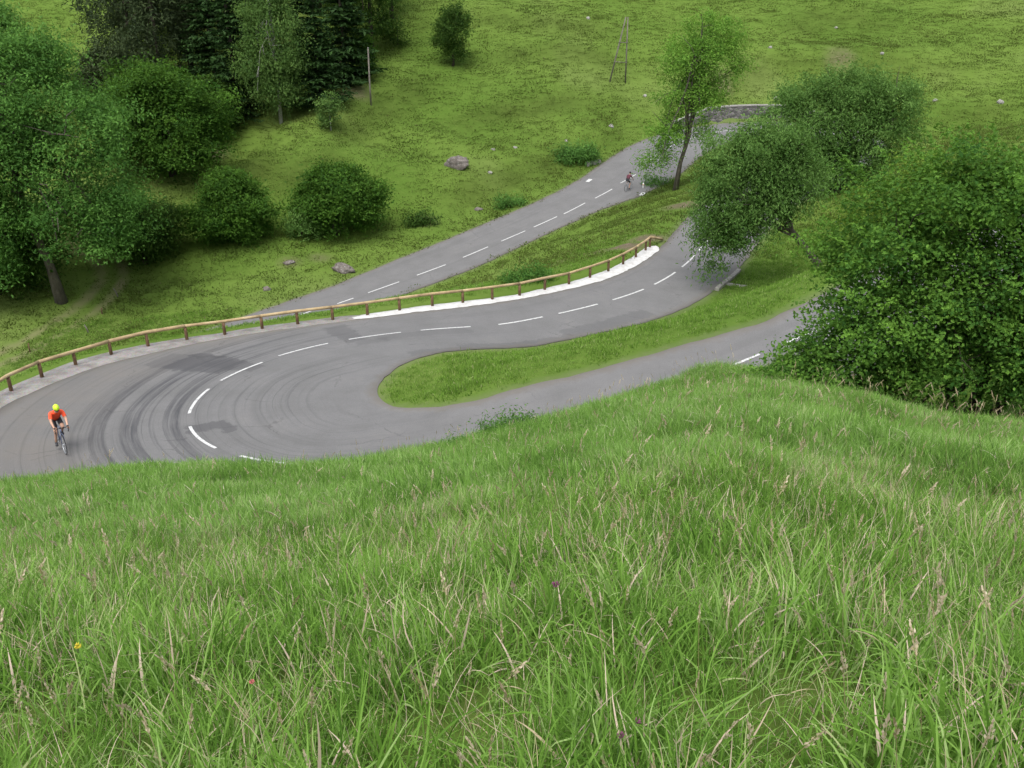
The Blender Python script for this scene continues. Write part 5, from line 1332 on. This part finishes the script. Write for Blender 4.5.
def rider(label, loc, rz, lean, jersey, helmet, shorts):
    V, Fs = skin_mesh(J, BON, RAD, 'pel')
    nb = len(Fs)
    # which bone each face belongs to
    cen = np.array([V[list(f)].mean(0) for f in Fs]); best = np.full(nb, 9e9); lab = np.empty(nb, object); tv = np.zeros(nb)
    for a, c_, nm in BON:
        A, B = np.array(J[a]), np.array(J[c_]); ab = B - A; t = np.clip(((cen - A) @ ab) / (ab @ ab), 0, 1)
        d = np.linalg.norm(cen - A - t[:, None] * ab, axis=1) / (RAD[a] * (1 - t) + RAD[c_] * t); k = d < best
        best[k] = d[k]; lab[k] = nm; tv[k] = t[k]
    mb = MB(); mb.v = [tuple(v) for v in V]; mb.f = list(Fs)
    # head: skull with jaw, nose, ears, bent forward to look up the road
    bm = bmesh.new(); bmesh.ops.create_icosphere(bm, subdivisions=3, radius=1)
    hv, hf = [], []
    for v in bm.verts:
        x, y, z = v.co; x2 = x * .098 + (.012 if z < -.2 and x > 0 else 0); y2 = y * .076 * (1 - .22 * max(0, -z)); z2 = z * .118
        if abs(y) < .22 and -.28 < z < .05 and x > .8: x2 += .022 * (1 - abs(y) / .22)
        if abs(y) < .35 and -.62 < z < -.48 and x > .5: x2 += .006
        if abs(y) > .93 and abs(x) < .25: y2 += .014 * math.copysign(1, y)
        hv.append(Vector((x2, y2, z2)))
    hf = [tuple(v.index for v in f.verts) for f in bm.faces]; bm.free()
    hM = Matrix.Translation((-.255, 0, 1.575)) @ Matrix.Rotation(math.radians(18), 4, 'Y')
    mb.add([hM @ v for v in hv], hf)
    for sg in (-1, 1):      # fingers folded over the brake hoods
        for k in range(4):
            x0 = .095 - .022 * k; L = (.9, 1.0, .95, .75)[k]
            mb.tube([(x0 - .01, .195 * sg, .995), (x0 + .008, .228 * sg, .985), (x0 + .004, .238 * sg, .955 - .012 * L), (x0 - .004, .225 * sg, .93 - .01 * L)], [.0095, .009, .008, .006], 6)
        mb.tube([(.035, .190 * sg, .995), (.06, .176 * sg, .985), (.075, .178 * sg, .962)], [.011, .0095, .007], 6)
    body = mb.build('person', m_skin); body.location = loc; body.rotation_euler = (lean, 0, rz); tag(body, label, 'person')
    nrm = np.zeros_like(V)
    for f in Fs:
        n_ = np.cross(V[f[1]] - V[f[0]], V[f[2]] - V[f[0]])
        for i in f: nrm[i] += n_
    nrm = unit(nrm)
    if ((V - V.mean(0)) * nrm).sum() < 0: nrm = -nrm
    def cloth(name, pick, off, mat):
        ids = np.where(pick)[0]
        if not len(ids): return
        used = sorted({i for k in ids for i in Fs[k]}); mp_ = {i: j for j, i in enumerate(used)}
        c0 = MB(); c0.add(V[used] + nrm[used] * off, [tuple(mp_[i] for i in Fs[k]) for k in ids]); c0.build(name, mat, body)
    L_ = lab
    cloth('jersey', (L_ == 'torso') & (cen[:, 0] > -.74) | (L_ == 'neck') & (tv < .3) | (L_ == 'upper') & (tv < .72), .010, jersey)
    cloth('shorts', (L_ == 'hips') | (L_ == 'torso') & (cen[:, 0] <= -.70) | (L_ == 'thigh') & (tv < .72), .006, shorts)
    for sg in (-1, 1):
        cloth('shoe', ((L_ == 'foot') | (L_ == 'calf') & (tv > .93)) & (cen[:, 1] * sg > 0), .008, m_shoe)
        cloth('glove', (L_ == 'hand') & (cen[:, 1] * sg > 0), .004, m_black)
    # helmet: shell over the upper skull with ribs
    hb = MB(); n, m_ = 20, 7; vs, fs = [], []
    for i in range(m_ + 1):
        ph = PI / 2 * i / m_ * 1.04
        for k in range(n):
            a = 2 * PI * k / n; rx = .128 if math.cos(a) > 0 else .150; rib = 1 + .05 * math.cos(6 * a) * math.sin(ph * 1.6)
            vs.append(hM @ Vector((-.008 + rx * math.cos(a) * math.sin(ph) * rib, .099 * math.sin(a) * math.sin(ph) * rib, .022 + .132 * math.cos(ph))))
    for i in range(m_):
        for k in range(n): fs.append((i * n + k, i * n + (k + 1) % n, (i + 1) * n + (k + 1) % n, (i + 1) * n + k))
    fs.append(tuple(m_ * n + k for k in range(n))); hb.add(vs, fs); hb.build('helmet', helmet, body)
    gb = MB(); gb.tube([hM @ Vector(p) for p in ((.02, -.083, -.002), (.085, -.055, -.008), (.112, 0, -.006), (.085, .055, -.008), (.02, .083, -.002))], [.008, .018, .016, .018, .008], 6); gb.build('glasses', m_black, body)
    return body
def stand(x, y):
    s, v = sv((x, y)); return float(xyz(s, v, .004)[2])
hd = math.atan2(-.80, .60)
lc = (-15.0, 27.6, stand(-15.0, 27.6))
bicycle('blue grey road bicycle ridden by the orange jersey cyclist in the hairpin', lc, hd, math.radians(-3), plain('blue_grey_frame', (.10, .12, .20), .35, .5), m_black)
m_orange = plain('orange_red_jersey', (.80, .09, .035), .7, .2, var=.18, scale=7); m_lime = plain('lime_helmet', (.50, .72, .03), .4, .4)
rider('cyclist in orange red jersey and lime helmet riding through the near hairpin', lc, hd, math.radians(-3), m_orange, m_lime, m_black)
sfc, vfc = sv((11.35, 89.9), iF0, iF1 + 20); tq = [np.interp(sfc, S, T_[:, k]) for k in (0, 1)]
lc = (11.35, 89.9, float(xyz(sfc, vfc, .004)[2])); hd = math.atan2(tq[1], tq[0])
bicycle('small dark road bicycle ridden up the far road near the slender ash', lc, hd, 0, plain('silver_frame', (.35, .36, .38), .35, .5), m_black)
rider('cyclist in dark maroon jersey riding away up the far road', lc, hd, 0, plain('maroon_jersey', (.085, .022, .035), .75), m_black, m_black)
